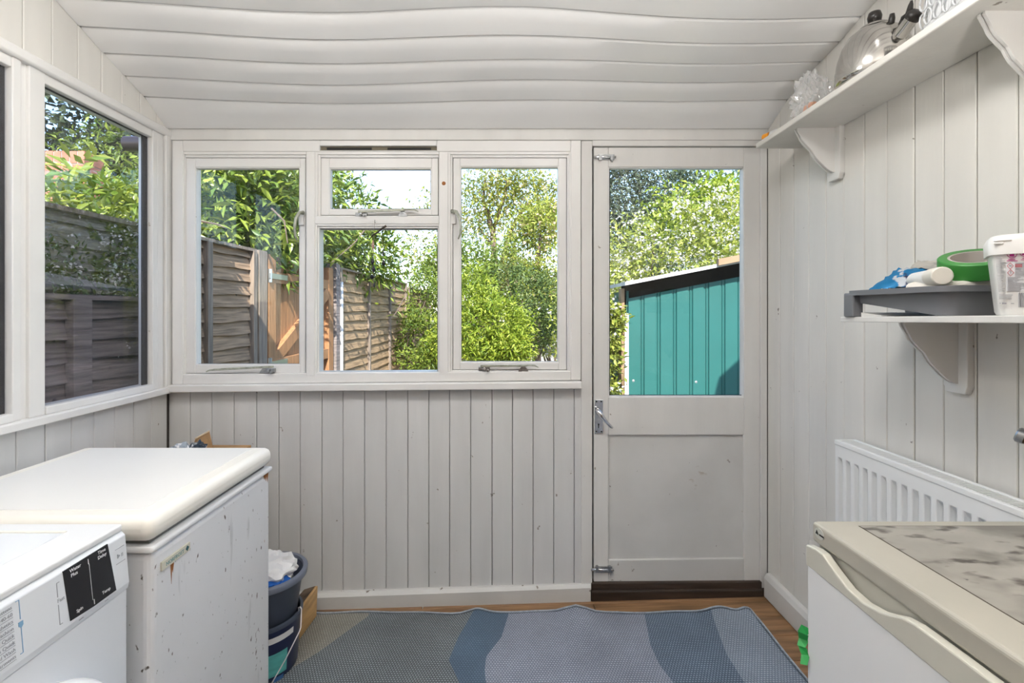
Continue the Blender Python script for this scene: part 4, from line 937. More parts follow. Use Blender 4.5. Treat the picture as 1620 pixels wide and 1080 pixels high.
mb = MB(); mb.lathe([(.001, bz0), (.100, bz0), (.104, bz0+.01), (.132, bzr-.02), (.136, bzr-.016)], (bcx, bcy, 0), 48); o = obj('bucket_wall', mb, bkt, bk); smooth_by_angle(o, 50)
mb = MB(); mb.lathe([(.133, bzr-.022), (.148, bzr-.022), (.150, bzr-.004), (.146, bzr), (.134, bzr), (.131, bzr-.01)], (bcx, bcy, 0), 48); o = obj('bucket_rim', mb, mat('slate_bucket_rim', (.13, .15, .20), .4), bk); smooth_by_angle(o, 60)
bagw = mat('white_plastic_bag', (.80, .80, .80), .35, bump=.5, bscale=28)
def blob(name, c, rx_, ry_, rz_, m, seed, label, cat, amp=.06, sub=4, cut=-1):
    bm = bmesh.new(); bmesh.ops.create_icosphere(bm, subdivisions=sub, radius=1); r = random.Random(seed)
    ph = [(Vector((r.gauss(0, 1), r.gauss(0, 1), r.gauss(0, 1))).normalized(), r.uniform(3, 11), r.uniform(0, 6)) for _ in range(10)]
    for v in bm.verts:
        n_ = v.co.normalized(); k = 1+sum(amp*(1-2*abs(math.sin(f*n_.dot(a)+p))) for a, f, p in ph)
        q = n_*k; v.co = Vector((c[0]+q.x*rx_, c[1]+q.y*ry_, c[2]+max(q.z, cut)*rz_))
    me = bpy.data.meshes.new(name); bm.to_mesh(me); bm.free(); me.materials.append(m)
    o = bpy.data.objects.new(name, me); COL.objects.link(o); smooth_by_angle(o, 25); tag(o, label, cat); return o
blob('plastic_bag', (-.876, 1.835, .342), .112, .108, .062, bagw, 5, 'crumpled white plastic bag sticking out of the slate bucket', 'bag', .035)
blob('cleaning_cloth', (-.882, 1.80, .325), .112, .085, .030, mat('bright_blue_cloth', (.01, .12, .50), .5), 8, 'bright blue cloth under the white bag in the bucket', 'cloth', .03)
# split log
barkm = mat('dark_bark', (.11, .075, .05), .85, var=.5, vscale=20, stretch=(1, 1, 4), bump=.8, bscale=50)
splitm = mat('split_wood', (.50, .31, .13), .6, var=.22, vscale=8, stretch=(6, 1, 6), bump=.3)
lg = thing('firewood_log', 'split firewood log with bark on the rug between bucket and skirting', 'log', (-.83, 2.03, 0))
A_, B_, C_, D_, E_ = P(467, 1021, 1.938), P(501, 974, 2.12), P(503, 926, 2.14), P(486, 950, 2.02), P(466, 985, 1.94)
mb = MB(); mb.add([A_, B_, C_, D_, E_]+[(x-.012, y, z) for x, y, z in (A_, B_, C_, D_, E_)], [(0, 1, 2, 3, 4), (9, 8, 7, 6, 5), (0, 5, 6, 1), (1, 6, 7, 2), (2, 7, 8, 3), (3, 8, 9, 4), (4, 9, 5, 0)]); obj('split_face', mb, splitm, lg, bevel=.003)
def sh(p, dx, dz, dy=0): return (p[0]+dx, p[1]+dy, p[2]+dz)
mb = MB(); ring1 = [sh(C_, -.012, 0), sh(D_, -.012, 0), sh(E_, -.012, 0), sh(A_, -.012, 0)]
ring2 = [sh(C_, -.06, -.015), sh(D_, -.065, -.012), sh(E_, -.06, -.01), sh(A_, -.06, .003)]
ring3 = [sh(C_, -.095, -.08), sh(D_, -.10, -.08), sh(E_, -.085, -.05), sh(A_, -.08, .003)]
mb.add(ring1+ring2+ring3+[sh(B_, -.09, 0), sh(B_, -.012, 0)], [(0, 1, 5, 4), (1, 2, 6, 5), (2, 3, 7, 6), (4, 5, 9, 8), (5, 6, 10, 9), (6, 7, 11, 10), (0, 4, 8, 12, 13), (3, 13, 12, 11), (11, 12, 8, 9, 10)]); obj('bark', mb, barkm, lg, bevel=.004)
# box behind the freezer
cb = thing('cardboard_box', 'brown cardboard box with a raised flap behind the freezer', 'box', (-1.22, 1.93, fz(-1.2)))
cbm = mat('brown_cardboard', (.36, .215, .10), .8, var=.25, vscale=14)
mb = MB(); mb.box((-1.38, 1.74, fz(-1.2)+.003), (-1.08, 2.12, .738)); obj('box_body', mb, cbm, cb, bevel=.003)
f0, f1, f2, f3 = P(296, 735, 1.86), P(340, 722, 1.97), P(331, 682, 1.97), P(309, 694, 1.88)
mb = MB(); mb.add([f0, f1, f2, f3]+[sh(p, -.003, 0, .006) for p in (f0, f1, f2, f3)], [(0, 1, 2, 3), (7, 6, 5, 4), (0, 4, 5, 1), (1, 5, 6, 2), (2, 6, 7, 3), (3, 7, 4, 0)]); obj('flap', mb, cbm, cb)
mb = MB(); mb.tube([sh(f3, 0, .001), sh(f2, 0, .001)], .003, 6); obj('flap_edge', mb, mat('pale_cut_card', (.62, .48, .32), .8), cb)
blob('crumpled_bag', P(313, 715, 1.84), .036, .03, .046, mat('dark_blue_film', (.02, .035, .055), .3, specks=((.7, .7, .7), 40, .6)), 12, 'dark blue crumpled wrapper on the cardboard box behind the freezer', 'wrapper', .05, 3)
blob('crumpled_bag', P(287, 715, 1.84), .042, .03, .040, mat('grey_foil_film', (.30, .34, .38), .3, specks=((.75, .75, .75), 40, .55), ), 14, 'grey crumpled foil on the cardboard box behind the freezer', 'wrapper', .05, 3)
# hanging mobile in front of the middle pane
hm = thing('hanging_mobile', 'little hanging mobile of twig, string and dark pendants before the middle pane', 'mobile', P(592, 360, D-.03))
Yh = D-.03
mb = MB(); mb.tube([P(593, 349, D-.006), P(593, 348, Yh+.006), P(592.5, 351, Yh), P(594, 352.5, Yh+.004)], .0018, 6); obj('hook', mb, steel_dull, hm)
mb = MB(); mb.tube([P(584, 379, Yh), P(590, 372, Yh), P(598, 367, Yh), P(604, 362, Yh), P(611, 357, Yh)], [.002, .003, .004, .0045, .005], 7); obj('twig', mb, mat('dark_twig', (.035, .022, .015), .7), hm, smooth=True)
mb = MB(); mb.tube([P(592.5, 351, Yh), P(592, 372, Yh)], .0008, 5); mb.tube([P(591, 372, Yh), P(590, 410, Yh), P(591, 452, Yh)], .0008, 5); mb.tube([P(604, 362, Yh), P(606, 395, Yh), P(607, 420, Yh)], .0008, 5); obj('string', mb, mat('thread', (.25, .2, .15), .8), hm)
pd = mat('dark_feather', (.015, .013, .02), .5); pdl = mat('pink_wood_bird', (.45, .28, .22), .6)
def pend(x, y, w_, h_, m):
    c = P(x, y, Yh); k = Yh/F
    mb = MB(); mb.lathe([(.0005, -h_*k), (w_*k*.6, -h_*k*.5), (w_*k, 0), (w_*k*.5, h_*k*.6), (.0005, h_*k)], c, 10); obj('pendant', mb, m, hm)
pend(590, 388, 2.6, 9, pdl); pend(589.5, 414, 3, 5.5, pd); pend(591, 426, 3.4, 6, pd); pend(588.5, 438, 4, 4, pd); pend(592, 451, 1.9, 4.5, pd); pend(607, 416, 3.2, 5, pd); pend(606, 401, 1.6, 5, pd)

# ================================================================== OUTSIDE
gm = mat('garden_ground', (.16, .17, .07), .9, var=.4, vscale=2.5, col2=(.30, .27, .19), bump=.4)
mb = MB(); mb.add([(-40, -20, -.22), (40, -20, -.22), (40, 70, -.22), (-40, 70, -.22)], [(0, 1, 2, 3)]); tag(obj('ground', mb, gm, kind='structure'), 'garden ground of grass and bare earth', 'ground')
mb = MB(); mb.box((.55, 7.5, -.22), (1.8, 22, -.19)); tag(obj('path', mb, mat('pale_stone_path', (.52, .46, .38), .9, var=.15, vscale=6), kind='structure'), 'pale stone garden path beyond the bushes', 'path')
# gutter
mb = MB(); gz = 2.145
mb.lathe([(.036, -1.84), (.036, 1.40)], (0, 2.40, gz), 20, 'X'); mb.lathe([(.001, -1.845), (.036, -1.84)], (0, 2.40, gz), 20, 'X')
tag(obj('gutter', mb, mat('dark_brown_gutter', (.03, .022, .025), .35), smooth=True), 'dark brown gutter pipe at the roof eave outside the side window', 'gutter')

fw = mat('weathered_lap_board', (.36, .24, .15), .85, var=.45, vscale=5, stretch=(4, .8, 16), bump=.5, bscale=14, specks=((.06, .045, .035), 9, .69))
fwd = mat('grey_weathered_board', (.24, .20, .185), .85, var=.4, vscale=5, stretch=(4, .8, 16), bump=.5, bscale=14, specks=((.05, .045, .045), 9, .68))
fwl = mat('tan_lap_board', (.39, .26, .15), .85, var=.4, vscale=5, stretch=(4, .8, 16), bump=.5, bscale=14, specks=((.08, .06, .04), 9, .70))
postm = mat('fence_post_wood', (.27, .215, .17), .85, var=.4, vscale=5, stretch=(10, 10, .8), bump=.4)
def fX(y): return -1.945+.05*y
def fence(name, label, ya, yb, xo, ztop, zbot, m, bat, caps=True, rowh=.092, seed=0, group='lap fence panels', pm=postm):
    r = random.Random(seed)
    t = thing(name, label, 'fence', (fX((ya+yb)/2)+xo, (ya+yb)/2, zbot), group)
    z = zbot; n = max(8, int((yb-ya)/.12)); k = 0
    while z < ztop-.03:
        h = min(rowh*1.28, ztop-z+.005); pts_t = []; pts_b = []
        ph = r.uniform(0, 6); am = r.uniform(.002, .007); sl = r.uniform(-.006, .006)
        mb = MB(); vs = []
        for i in range(n+1):
            u = i/n; y = ya+(yb-ya)*u
            wv = am*math.sin(ph+u*6*(yb-ya))+.003*math.sin(ph*2+u*17*(yb-ya))+sl*(u-.5)
            x = fX(y)+xo
            vs += [(x+.030, y, z+wv-.004), (x+.006, y, z+h+wv*.3), (x-.004, y, z+h+wv*.3), (x+.018, y, z+wv-.004)]
        fs = [(i*4+j, i*4+(j+1) % 4, (i+1)*4+(j+1) % 4, (i+1)*4+j) for i in range(n) for j in range(4)]+[(0, 1, 2, 3), (n*4+3, n*4+2, n*4+1, n*4)]
        mb.add(vs, fs); obj('lap_board', mb, m, t); z += rowh
    for y, wdt in bat:
        mb = MB(); x = fX(y)+xo; mb.box((x+.016, y-wdt/2, zbot-.02), (x+.052, y+wdt/2, ztop+.005)); obj('batten', mb, pm, t, bevel=.003)
    if caps:
        mb = MB(); xa_, xb_ = fX(ya)+xo, fX(yb)+xo
        mb.hexa([(xa_-.02, ya, ztop), (xa_+.05, ya, ztop), (xa_+.05, ya, ztop+.02), (xa_-.02, ya, ztop+.02), (xb_-.02, yb, ztop), (xb_+.05, yb, ztop), (xb_+.05, yb, ztop+.02), (xb_-.02, yb, ztop+.02)])
        obj('capping_rail', mb, pm, t)
    return t
mossm = mat('mossy_grey_board', (.24, .225, .20), .9, var=.45, vscale=5, stretch=(4, .8, 14), bump=.5, specks=[((.10, .13, .04), 8, .55), ((.45, .43, .40), 14, .66)])
fence('garden_fence', 'mossy grey lap fence panel behind the side window', .9, 2.80, 0, 1.735, -.15, mossm, [(1.0, .05), (2.77, .045)], seed=1)
fence('low_garden_fence', 'low dark grey lap fence panel close outside the side window', .9, 2.36, .17, 1.365, -.15, fwd, [(1.905, .085)], seed=2, pm=fwd, rowh=.085)
mb = MB(); mb.box((fX(2.42)+.15, 2.385, -.2), (fX(2.42)+.22, 2.44, 1.68)); tag(obj('fence_post', mb, postm, bevel=.004), 'pale grey post at the end of the low fence panel', 'post')
fence('garden_fence', 'shaded grey-brown lap fence panel left of the gate', 2.86, 3.46, 0, 1.74, -.15, fw, [(2.945, .05), (3.44, .05)], seed=3, rowh=.088)
fence('garden_fence', 'long tan lap fence panel beyond the gate with three battens', 5.03, 7.95, 0, 1.755, -.15, fwl, [(5.07, .06), (6.02, .05), (6.95, .05), (7.9, .07)], seed=4, rowh=.105)
fence('garden_fence', 'grey far fence panel half hidden by bushes', 8.05, 10.0, 0, 1.70, -.15, fw, [(8.1, .06), (9.0, .05)], seed=5, rowh=.105)
# gate
pine2 = mat('new_orange_timber', (.40, .20, .09), .7, var=.25, vscale=5, stretch=(10, 10, .9), bump=.2, specks=((.12, .05, .02), 12, .72))
gt = thing('garden_gate', 'orange timber ledge and brace gate in the side fence', 'gate', (fX(4.2), 4.2, -.15))
def gbox(name, y0, y1, z0, z1, x0, x1, m=pine2, par=gt, bevel=.003):
    mb = MB(); a, b = fX(y0), fX(y1)
    mb.hexa([(a+x0, y0, z0), (a+x1, y0, z0), (a+x1, y0, z1), (a+x0, y0, z1), (b+x0, y1, z0), (b+x1, y1, z0), (b+x1, y1, z1), (b+x0, y1, z1)]); return obj(name, mb, m, par, bevel=bevel)
y = 3.66
while y < 4.83:
    y2 = min(y+.118, 4.86); gbox('gate_board', y, y2-.004, -.1, 1.74+random.uniform(-.01, .01), -.02, .0); y = y2
gbox('gate_stile', 3.63, 3.735, -.1, 1.745, .0, .045); gbox('gate_stile', 4.75, 4.86, -.1, 1.745, .0, .045)
for z0, z1 in ((1.535, 1.62), (.86, .955), (.05, .15)): gbox('gate_rail', 3.735, 4.75, z0, z1, .0, .04)
mb = MB(); a, b = fX(3.735), fX(4.75)
mb.prism([(3.735, .955), (3.86, .955), (4.75, 1.44), (4.75, 1.535), (4.70, 1.535), (3.735, 1.0)], lambda y, z: (fX(y), y, z), lambda y, z: (fX(y)+.042, y, z)); obj('gate_brace', mb, pine2, gt, bevel=.003)
galv = mat('galvanised_metal', (.62, .64, .66), .35, metal=.8)
for z in (1.585, .92):
    mb = MB(); mb.box((fX(3.7)+.045, 3.62, z-.02), (fX(3.7)+.055, 3.92, z+.02)); mb.tube([(fX(3.62)+.05, 3.64, z-.05), (fX(3.62)+.05, 3.64, z+.05)], .014, 8); obj('hinge', mb, galv, gt)
gbox('gate_post', 3.49, 3.60, -.2, 1.76, -.05, .05, postm, None).name = 'gate_post'
for o in [q for q in bpy.data.objects if q.name.startswith('gate_post') and not q.parent]: tag(o, 'grey-brown gate post on the near side of the orange gate', 'post')
o = gbox('gate_post', 4.90, 5.0, -.2, 1.80, -.05, .06, fwd, None); tag(o, 'dark split gate post on the far side of the orange gate', 'post')
mb = MB(); mb.tube([(fX(5.01)+.07, 5.015, -.1), (fX(5.01)+.07, 5.015, 1.62)], .016, 8); tag(obj('garden_pole', mb, mat('white_pole', (.75, .74, .72), .5), smooth=True), 'thin white pole standing against the far gate post', 'pole')

# shed
sh_t = thing('garden_shed', 'teal corrugated metal shed with pale sloping roof edge', 'shed', (2.2, 4.8, -.2))
tealm = mat('teal_steel_cladding', (.026, .135, .126), .45, spec=.35, var=.05, vscale=3)
SY = 4.30; sx0 = (992-CX)*SY/F; sx1 = 3.4
def sroof(x): return 1.535+.195*(x-sx0)
prof = []; x = sx0+.012; pit = .143
while x < sx1:
    prof += [(x, 0), (x+.100, 0), (x+.106, .012), (x+.113, .012), (x+.118, .004), (x+.124, .004), (x+.129, .012), (x+.136, .012)]; x += pit
mb = MB(); n = len(prof)
mb.add([(a, SY+b, -.2) for a, b in prof]+[(a, SY+b, sroof(a)-.105) for a, b in prof], [(i, i+1, n+i+1, n+i) for i in range(n-1)]); obj('corrugated_front', mb, tealm, sh_t)
mb = MB(); mb.box((sx0, SY+.02, -.2), (sx0+.02, SY+1.1, 1.5)); obj('side_sheet', mb, tealm, sh_t)
mb = MB(); mb.box((sx0-.022, SY-.012, -.2), (sx0+.012, SY+.03, 1.30)); obj('corner_trim', mb, mat('white_metal_trim', (.75, .76, .76), .4), sh_t)
mb = MB(); mb.box((sx0-.05, SY-.0, -.2), (sx0-.022, SY+.10, 1.52)); obj('corner_post', mb, mat('old_brown_timber', (.30, .20, .12), .85, var=.4), sh_t)
mb = MB(); q = lambda x, y, z: (x, y, sroof(x)+z)
mb.hexa([q(sx0-.06, SY-.17, .015), q(sx1, SY-.17, .015), q(sx1, SY-.17, .045), q(sx0-.06, SY-.17, .045), q(sx0-.06, SY+1.15, .015), q(sx1, SY+1.15, .015), q(sx1, SY+1.15, .045), q(sx0-.06, SY+1.15, .045)]); obj('roof_sheet', mb, mat('pale_roof_sheet', (.62, .60, .56), .7, var=.15), sh_t)
mb = MB(); mb.hexa([q(sx0-.03, SY+.05, -.22), q(sx1, SY+.05, -.22), q(sx1, SY+.05, .015), q(sx0-.03, SY+.05, .015), q(sx0-.03, SY+.09, -.22), q(sx1, SY+.09, -.22), q(sx1, SY+.09, .015), q(sx0-.03, SY+.09, .015)]); obj('eave_shade', mb, mat('eave_shade_black', (.006, .006, .006), .95, spec=.1), sh_t)  # black sheet stands in for the shade under the roof overhang
mb = MB(); mb.hexa([q(sx0+.72, SY-.20, .03), q(sx1, SY-.20, .03), q(sx1, SY-.20, .085), q(sx0+.72, SY-.20, .085), q(sx0+.72, SY-.16, .03), q(sx1, SY-.16, .03), q(sx1, SY-.16, .085), q(sx0+.72, SY-.16, .085)]); obj('timber_batten', mb, mat('brown_batten', (.34, .22, .13), .8, var=.3), sh_t)
mb = MB()
for px, py in ((1002, 602), (1101, 604)): mb.lathe([(0, -.006), (.012, -.004), (.014, 0)], P(px, py, SY+.004), 10, 'Y')
obj('fixing_screw', mb, galv, sh_t)

# brick wall of the neighbour
bw = thing('brick_wall', 'red brick garden wall end beyond the leafy hedge', 'wall', (-4.4, 4.8, -.2))
brm = mat('red_brick', (.46, .185, .11), .85, var=.3, vscale=9, rand=None, bump=.4); mort = mat('pale_mortar', (.50, .46, .40), .9)
bz1 = 2.86; bxe, bye = -3.99, 4.68
mb = MB(); mb.box((bxe-1.9, bye+.006, -.2), (bxe-.006, bye+.22, bz1-.006)); obj('mortar_core', mb, mort, bw)
def brick(x0, x1, y0, y1, z0, z1):
    mb = MB(); mb.box((x0, y0, z0), (x1, y1, z1)); obj('brick', mb, brm, bw)
x = bxe
while x > bxe-1.8: brick(x-.065, x, bye, bye+.226, bz1-.118, bz1+random.uniform(-.002, .003)); x -= .076
for c in range(5):
    z1_ = bz1-.128-c*.076; x = bxe-(.11 if c % 2 else 0)
    if c % 2: brick(bxe-.10, bxe, bye, bye+.226, z1_-.066, z1_)
    while x > bxe-1.7: brick(x-.215, x-.0, bye+random.uniform(-.002, .002), bye+.226, z1_-.066, z1_); x -= .226
# unseen gable block added to the right to cast the shadow on the shed
mb = MB(); mb.prism([(2.42, -.2), (2.42, 2.66), (4.6, 4.6), (7, 2.9), (7, -.2)], lambda x, z: (x, 2.2, z), lambda x, z: (x, -3.0, z))
tag(obj('shadow_gable', mb, mat('gable_render', (.62, .60, .56), .9), kind='structure'), 'unseen rendered gable block added to cast the shed shadow', 'house')

# ------------------------------------------------------------------ foliage
def leafmat(name, a, b, transl=.35, rough=.42, spec=.35): return mat(name, a, rough, spec=spec, rand=b, transl=transl)
def leaves_mesh(pos, dirs, length, width, fold=.25, rng=RNG):
    n = len(pos); L = length*rng.uniform(.65, 1.25, n)[:, None]; Wd = width*rng.uniform(.7, 1.2, n)[:, None]
    d = dirs/np.linalg.norm(dirs, axis=1, keepdims=True)
    up = np.array([0, -.35, 1.0])[None]+rng.normal(0, .55, (n, 3))
    s = np.cross(d, up); s /= np.linalg.norm(s, axis=1, keepdims=True)+1e-9
    nn = np.cross(s, d)
    v = np.empty((n, 4, 3))
    v[:, 0] = pos; v[:, 1] = pos+d*L*.45-s*Wd*.5+nn*Wd*fold; v[:, 2] = pos+d*L-nn*L*.08; v[:, 3] = pos+d*L*.45+s*Wd*.5+nn*Wd*fold
    return v.reshape(-1, 3)
def leafobj(name, pos, dirs, length, width, m, parent, kind='stuff'):
    v = leaves_mesh(pos, dirs, length, width)-np.array(org(parent))[None]
    n = len(pos); me = bpy.data.meshes.new(name)
    me.vertices.add(4*n); me.vertices.foreach_set('co', v.astype(np.float32).ravel())
    base = np.arange(n)[:, None]*4
    tri = np.concatenate([base+np.array([0, 2, 1]), base+np.array([0, 3, 2])], 1).reshape(-1)
    me.loops.add(6*n); me.loops.foreach_set('vertex_index', tri.astype(np.int32))
    me.polygons.add(2*n); me.polygons.foreach_set('loop_start', np.arange(0, 6*n, 3, dtype=np.int32)); me.polygons.foreach_set('loop_total', np.full(2*n, 3, dtype=np.int32))
    me.materials.append(m); me.update(); me.validate()
    o = bpy.data.objects.new(name, me); COL.objects.link(o); o.parent = parent; ORG[o.name] = org(parent).copy()
    if kind: o['kind'] = kind
    return o
def clumps(ells, nclump, nleaf, cr, shell=.55):
    """ells: list of (centre, radii, weight); leaf positions in clumps over ellipsoid shells, with outward directions"""
    P_, D_ = [], []
    wt = np.array([e[2] for e in ells], float); wt /= wt.sum()
    for e, wq in zip(ells, wt):
        k = max(1, int(nclump*wq)); c, r = np.array(e[0]), np.array(e[1])
        dirs = RNG.normal(0, 1, (k, 3)); dirs /= np.linalg.norm(dirs, axis=1, keepdims=True)
        rad = RNG.uniform(shell, 1.0, (k, 1))**.6
        cc = c+dirs*r*rad
        m = max(1, nleaf//nclump)
        p = np.repeat(cc, m, 0)+RNG.normal(0, cr, (k*m, 3))
        dd = np.repeat(dirs, m, 0)*.6+RNG.normal(0, .6, (k*m, 3))+np.array([0, 0, -.1])
        P_.append(p); D_.append(dd)
    return np.concatenate(P_), np.concatenate(D_)
barkw = mat('grey_brown_bark', (.14, .10, .075), .9, var=.4, vscale=10, stretch=(3, 3, 1), bump=.6)
def plant(name, label, cat, base, ells, nclump, nleaf, cr, ll, lw, m, stems=(), group=None, shell=.55, flowers=None):
    t = thing(name, label, cat, base, group)
    p, d = clumps(ells, nclump, nleaf, cr, shell)
    leafobj('foliage', p, d, ll, lw, m, t)
    if stems:
        for s in stems:
            mb = MB(); mb.tube(s[0], s[1], 7); obj('trunk' if s[1][0] > .04 else 'branch', mb, barkw, t, smooth=True)
    else:
        mb = MB()
        for i in range(6):
            e = ells[i % len(ells)]; a = Vector(base)+Vector((RNG.uniform(-.1, .1), RNG.uniform(-.1, .1), 0)); b = Vector(e[0])+Vector(tuple(RNG.uniform(-.5, .5, 3)*np.array(e[1])))
            mb.tube([a, (a+b)/2+Vector((RNG.uniform(-.1, .1), 0, .1)), b], [.025, .015, .006], 6)
        obj('stems', mb, barkw, t)
    if flowers:
        fm, k, fl = flowers; idx = RNG.choice(len(p), k, replace=k > len(p)); q = p[idx]+np.array([0, -.06, .04]); q = np.repeat(q, 4, 0)+RNG.normal(0, fl*.5, (k*4, 3))
        leafobj('flowers', q, RNG.normal(0, 1, (len(q), 3)), fl, fl*.8, fm, t)
    return t
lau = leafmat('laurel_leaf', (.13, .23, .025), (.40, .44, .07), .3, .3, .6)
lau2 = leafmat('bay_leaf', (.06, .13, .02), (.30, .37, .05), .25, .3, .6)
mid = leafmat('mid_green_leaf', (.07, .13, .02), (.27, .33, .05), .25)
bright = leafmat('bright_green_leaf', (.13, .22, .02), (.42, .48, .06), .32)
dark = leafmat('dark_green_leaf', (.035, .075, .025), (.12, .17, .05), .2)
dark2 = leafmat('deep_green_leaf', (.045, .09, .025), (.17, .22, .06), .2)
bluegr = leafmat('blue_green_leaf', (.05, .085, .05), (.15, .18, .11), .2)
yel = leafmat('yellow_green_leaf', (.15, .21, .025), (.38, .37, .07), .35)
pale = leafmat('pale_lime_leaf', (.18, .24, .03), (.46, .48, .10), .32)
flw = mat('white_petals', (.85, .80, .78), .6, transl=.3)
# large leaf hedge behind the fence
h1 = plant('laurel_hedge', 'large leaved laurel hedge over the mossy fence outside the side window', 'hedge', (-2.5, 2.6, -.2),
           [((-2.45, 2.35, 1.60), (.38, .6, .30), 1), ((-2.40, 3.0, 1.76), (.34, .5, .36), 1.1), ((-2.30, 3.35, 1.92), (.28, .35, .36), .6), ((-2.6, 1.3, 1.65), (.5, .6, .35), .6), ((-2.6, 2.6, 1.2), (.35, 1.0, .6), .8)], 300, 7600, .09, .105, .034, lau)
h2 = plant('laurel_bush', 'tall large leaved laurel bush overhanging the orange gate', 'bush', (-2.4, 4.2, -.2),
           [((-2.02, 3.95, 2.15), (.40, .55, .60), 1.2), ((-2.05, 4.7, 2.25), (.50, .7, .60), 1.2), ((-2.0, 5.6, 2.3), (.60, .8, .62), 1.0), ((-2.75, 5.2, 2.3), (.5, .8, .9), .9), ((-2.5, 5.4, 1.7), (.5, 1.0, .5), .6), ((-1.68, 6.2, 1.98), (.40, .6, .36), .45), ((-2.15, 4.4, 1.75), (.2, .6, .3), .5)], 560, 19000, .11, .110, .036, lau2)
# individually modelled big leaves
me = bpy.data.meshes.new('leaf')
lv = []; lf = []
prof_l = [(0, .08), (.2, .75), (.45, 1.0), (.7, .72), (1.0, .03)]
for t_, wv in prof_l: lv += [(-wv*.018, t_*.11, .004*wv-.02*t_*t_), (0, t_*.11, -.02*t_*t_), (wv*.018, t_*.11, .004*wv-.02*t_*t_)]
for i in range(4):
    for j in range(2): lf.append((i*3+j, i*3+j+1, i*3+j+4, i*3+j+3))
me.from_pydata(lv, [], lf); me.materials.append(lau); me.polygons.foreach_set('use_smooth', [True]*len(me.polygons))
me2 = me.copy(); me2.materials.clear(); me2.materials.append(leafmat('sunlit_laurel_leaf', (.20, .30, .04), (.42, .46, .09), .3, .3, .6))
def single_leaves(par, n, fn):
    for i in range(n):
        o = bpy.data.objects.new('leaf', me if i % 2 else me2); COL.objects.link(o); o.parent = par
        p = Vector(fn()); o.location = p-org(par)
        o.rotation_euler = (random.gauss(-.35, .45), random.gauss(0, .5), random.uniform(-PI, PI)); s = random.uniform(.75, 1.25); o.scale = (s, s, s)
def near_pts(ells):
    def fn():
        c, r = random.choice(ells); 
        while True:
            d = Vector((random.gauss(0, 1), random.gauss(0, 1), random.gauss(0, 1))).normalized()
            if d.x*.7-d.y*.55+d.z*.3 > .25: break
        return (c[0]+d.x*r[0]*1.04, c[1]+d.y*r[1]*1.04, c[2]+d.z*r[2]*1.04)
    return fn
single_leaves(h1, 120, near_pts([((-2.45, 2.35, 1.60), (.38, .6, .30)), ((-2.40, 3.0, 1.76), (.34, .5, .36))]))
single_leaves(h2, 150, near_pts([((-2.02, 3.95, 2.15), (.40, .55, .60)), ((-2.05, 4.7, 2.25), (.50, .7, .60)), ((-1.68, 6.2, 1.98), (.40, .6, .36))]))
# overhanging sprays
def spray(par, pts, n, m=me2):
    pts = [Vector(p) for p in pts]
    mb = MB(); mb.tube(pts, [.008, .006, .003][:len(pts)], 6); obj('branch', mb, barkw, par)
    for i in range(n):
        t_ = (i+1)/n; k = t_*(len(pts)-1); j = min(int(k), len(pts)-2); p = pts[j].lerp(pts[j+1], k-j)
        o = bpy.data.objects.new('leaf', m); COL.objects.link(o); o.parent = par; o.location = p-org(par)
        o.rotation_euler = (random.uniform(-.9, .1), random.uniform(-.5, .5), random.choice((-1, 1))*random.uniform(.5, 2.2)); s = random.uniform(.7, 1.0); o.scale = (s, s, s)
spray(h2, [P(580, 360, 4.9), P(560, 385, 4.5), P(525, 415, 4.2)], 14)
spray(h2, [P(640, 470, 5.9), P(628, 492, 5.6), P(622, 500, 5.5)], 6)
spray(h2, [P(430, 330, 3.5), P(450, 350, 3.3), P(455, 385, 3.2)], 12)
spray(h2, [P(318, 350, 3.0), P(345, 355, 2.95), P(360, 362, 2.9)], 9)
# climber with white flowers on the side fence
cl = plant('climbing_plant', 'small leaved climber with tiny white flowers on the side fence', 'climber', (-1.70, 2.3, -.2),
      [((-1.74, 2.28, 1.16), (.05, .10, .30), 1.3), ((-1.78, 2.36, 1.55), (.05, .12, .16), 1), ((-1.80, 2.05, 1.50), (.04, .30, .07), 1)], 90, 1500, .035, .034, .014, dark, stems=[([(-1.72, 2.38, -.2), (-1.70, 2.36, .8), (-1.73, 2.36, 1.6)], [.012, .01, .006])], flowers=(flw, 110, .014))
# trees far left through side window
plant('tree', 'tall dark green tree beyond the brick wall', 'tree', (-9.5, 10, -.2),
      [((-9.5, 9.5, 5.3), (2.6, 2.2, 1.9), 1.4), ((-11.5, 8.5, 5.0), (2.6, 2.2, 2.0), 1), ((-6.6, 10.5, 4.6), (1.4, 1.4, 1.3), .8)], 520, 20000, .30, .20, .09, leafmat('dark_oak_leaf', (.03, .05, .03), (.11, .14, .07), .15),  # dark green leaf tones
      stems=[([(-9.5, 10, -.2), (-9.4, 9.8, 2.5), (-9.3, 9.6, 5)], [.22, .18, .1]), ([(-9.4, 9.8, 2.5), (-10.6, 9.3, 4.5)], [.12, .05])])
plant('tree', 'light green young tree behind the laurel hedge, left of the gutter', 'tree', (-5.4, 7.2, -.2),
      [((-5.6, 7.2, 3.3), (.75, .7, .75), 1)], 90, 2200, .14, .12, .05, mid, stems=[([(-5.4, 7.2, -.2), (-5.4, 7.2, 3.2)], [.06, .03])])
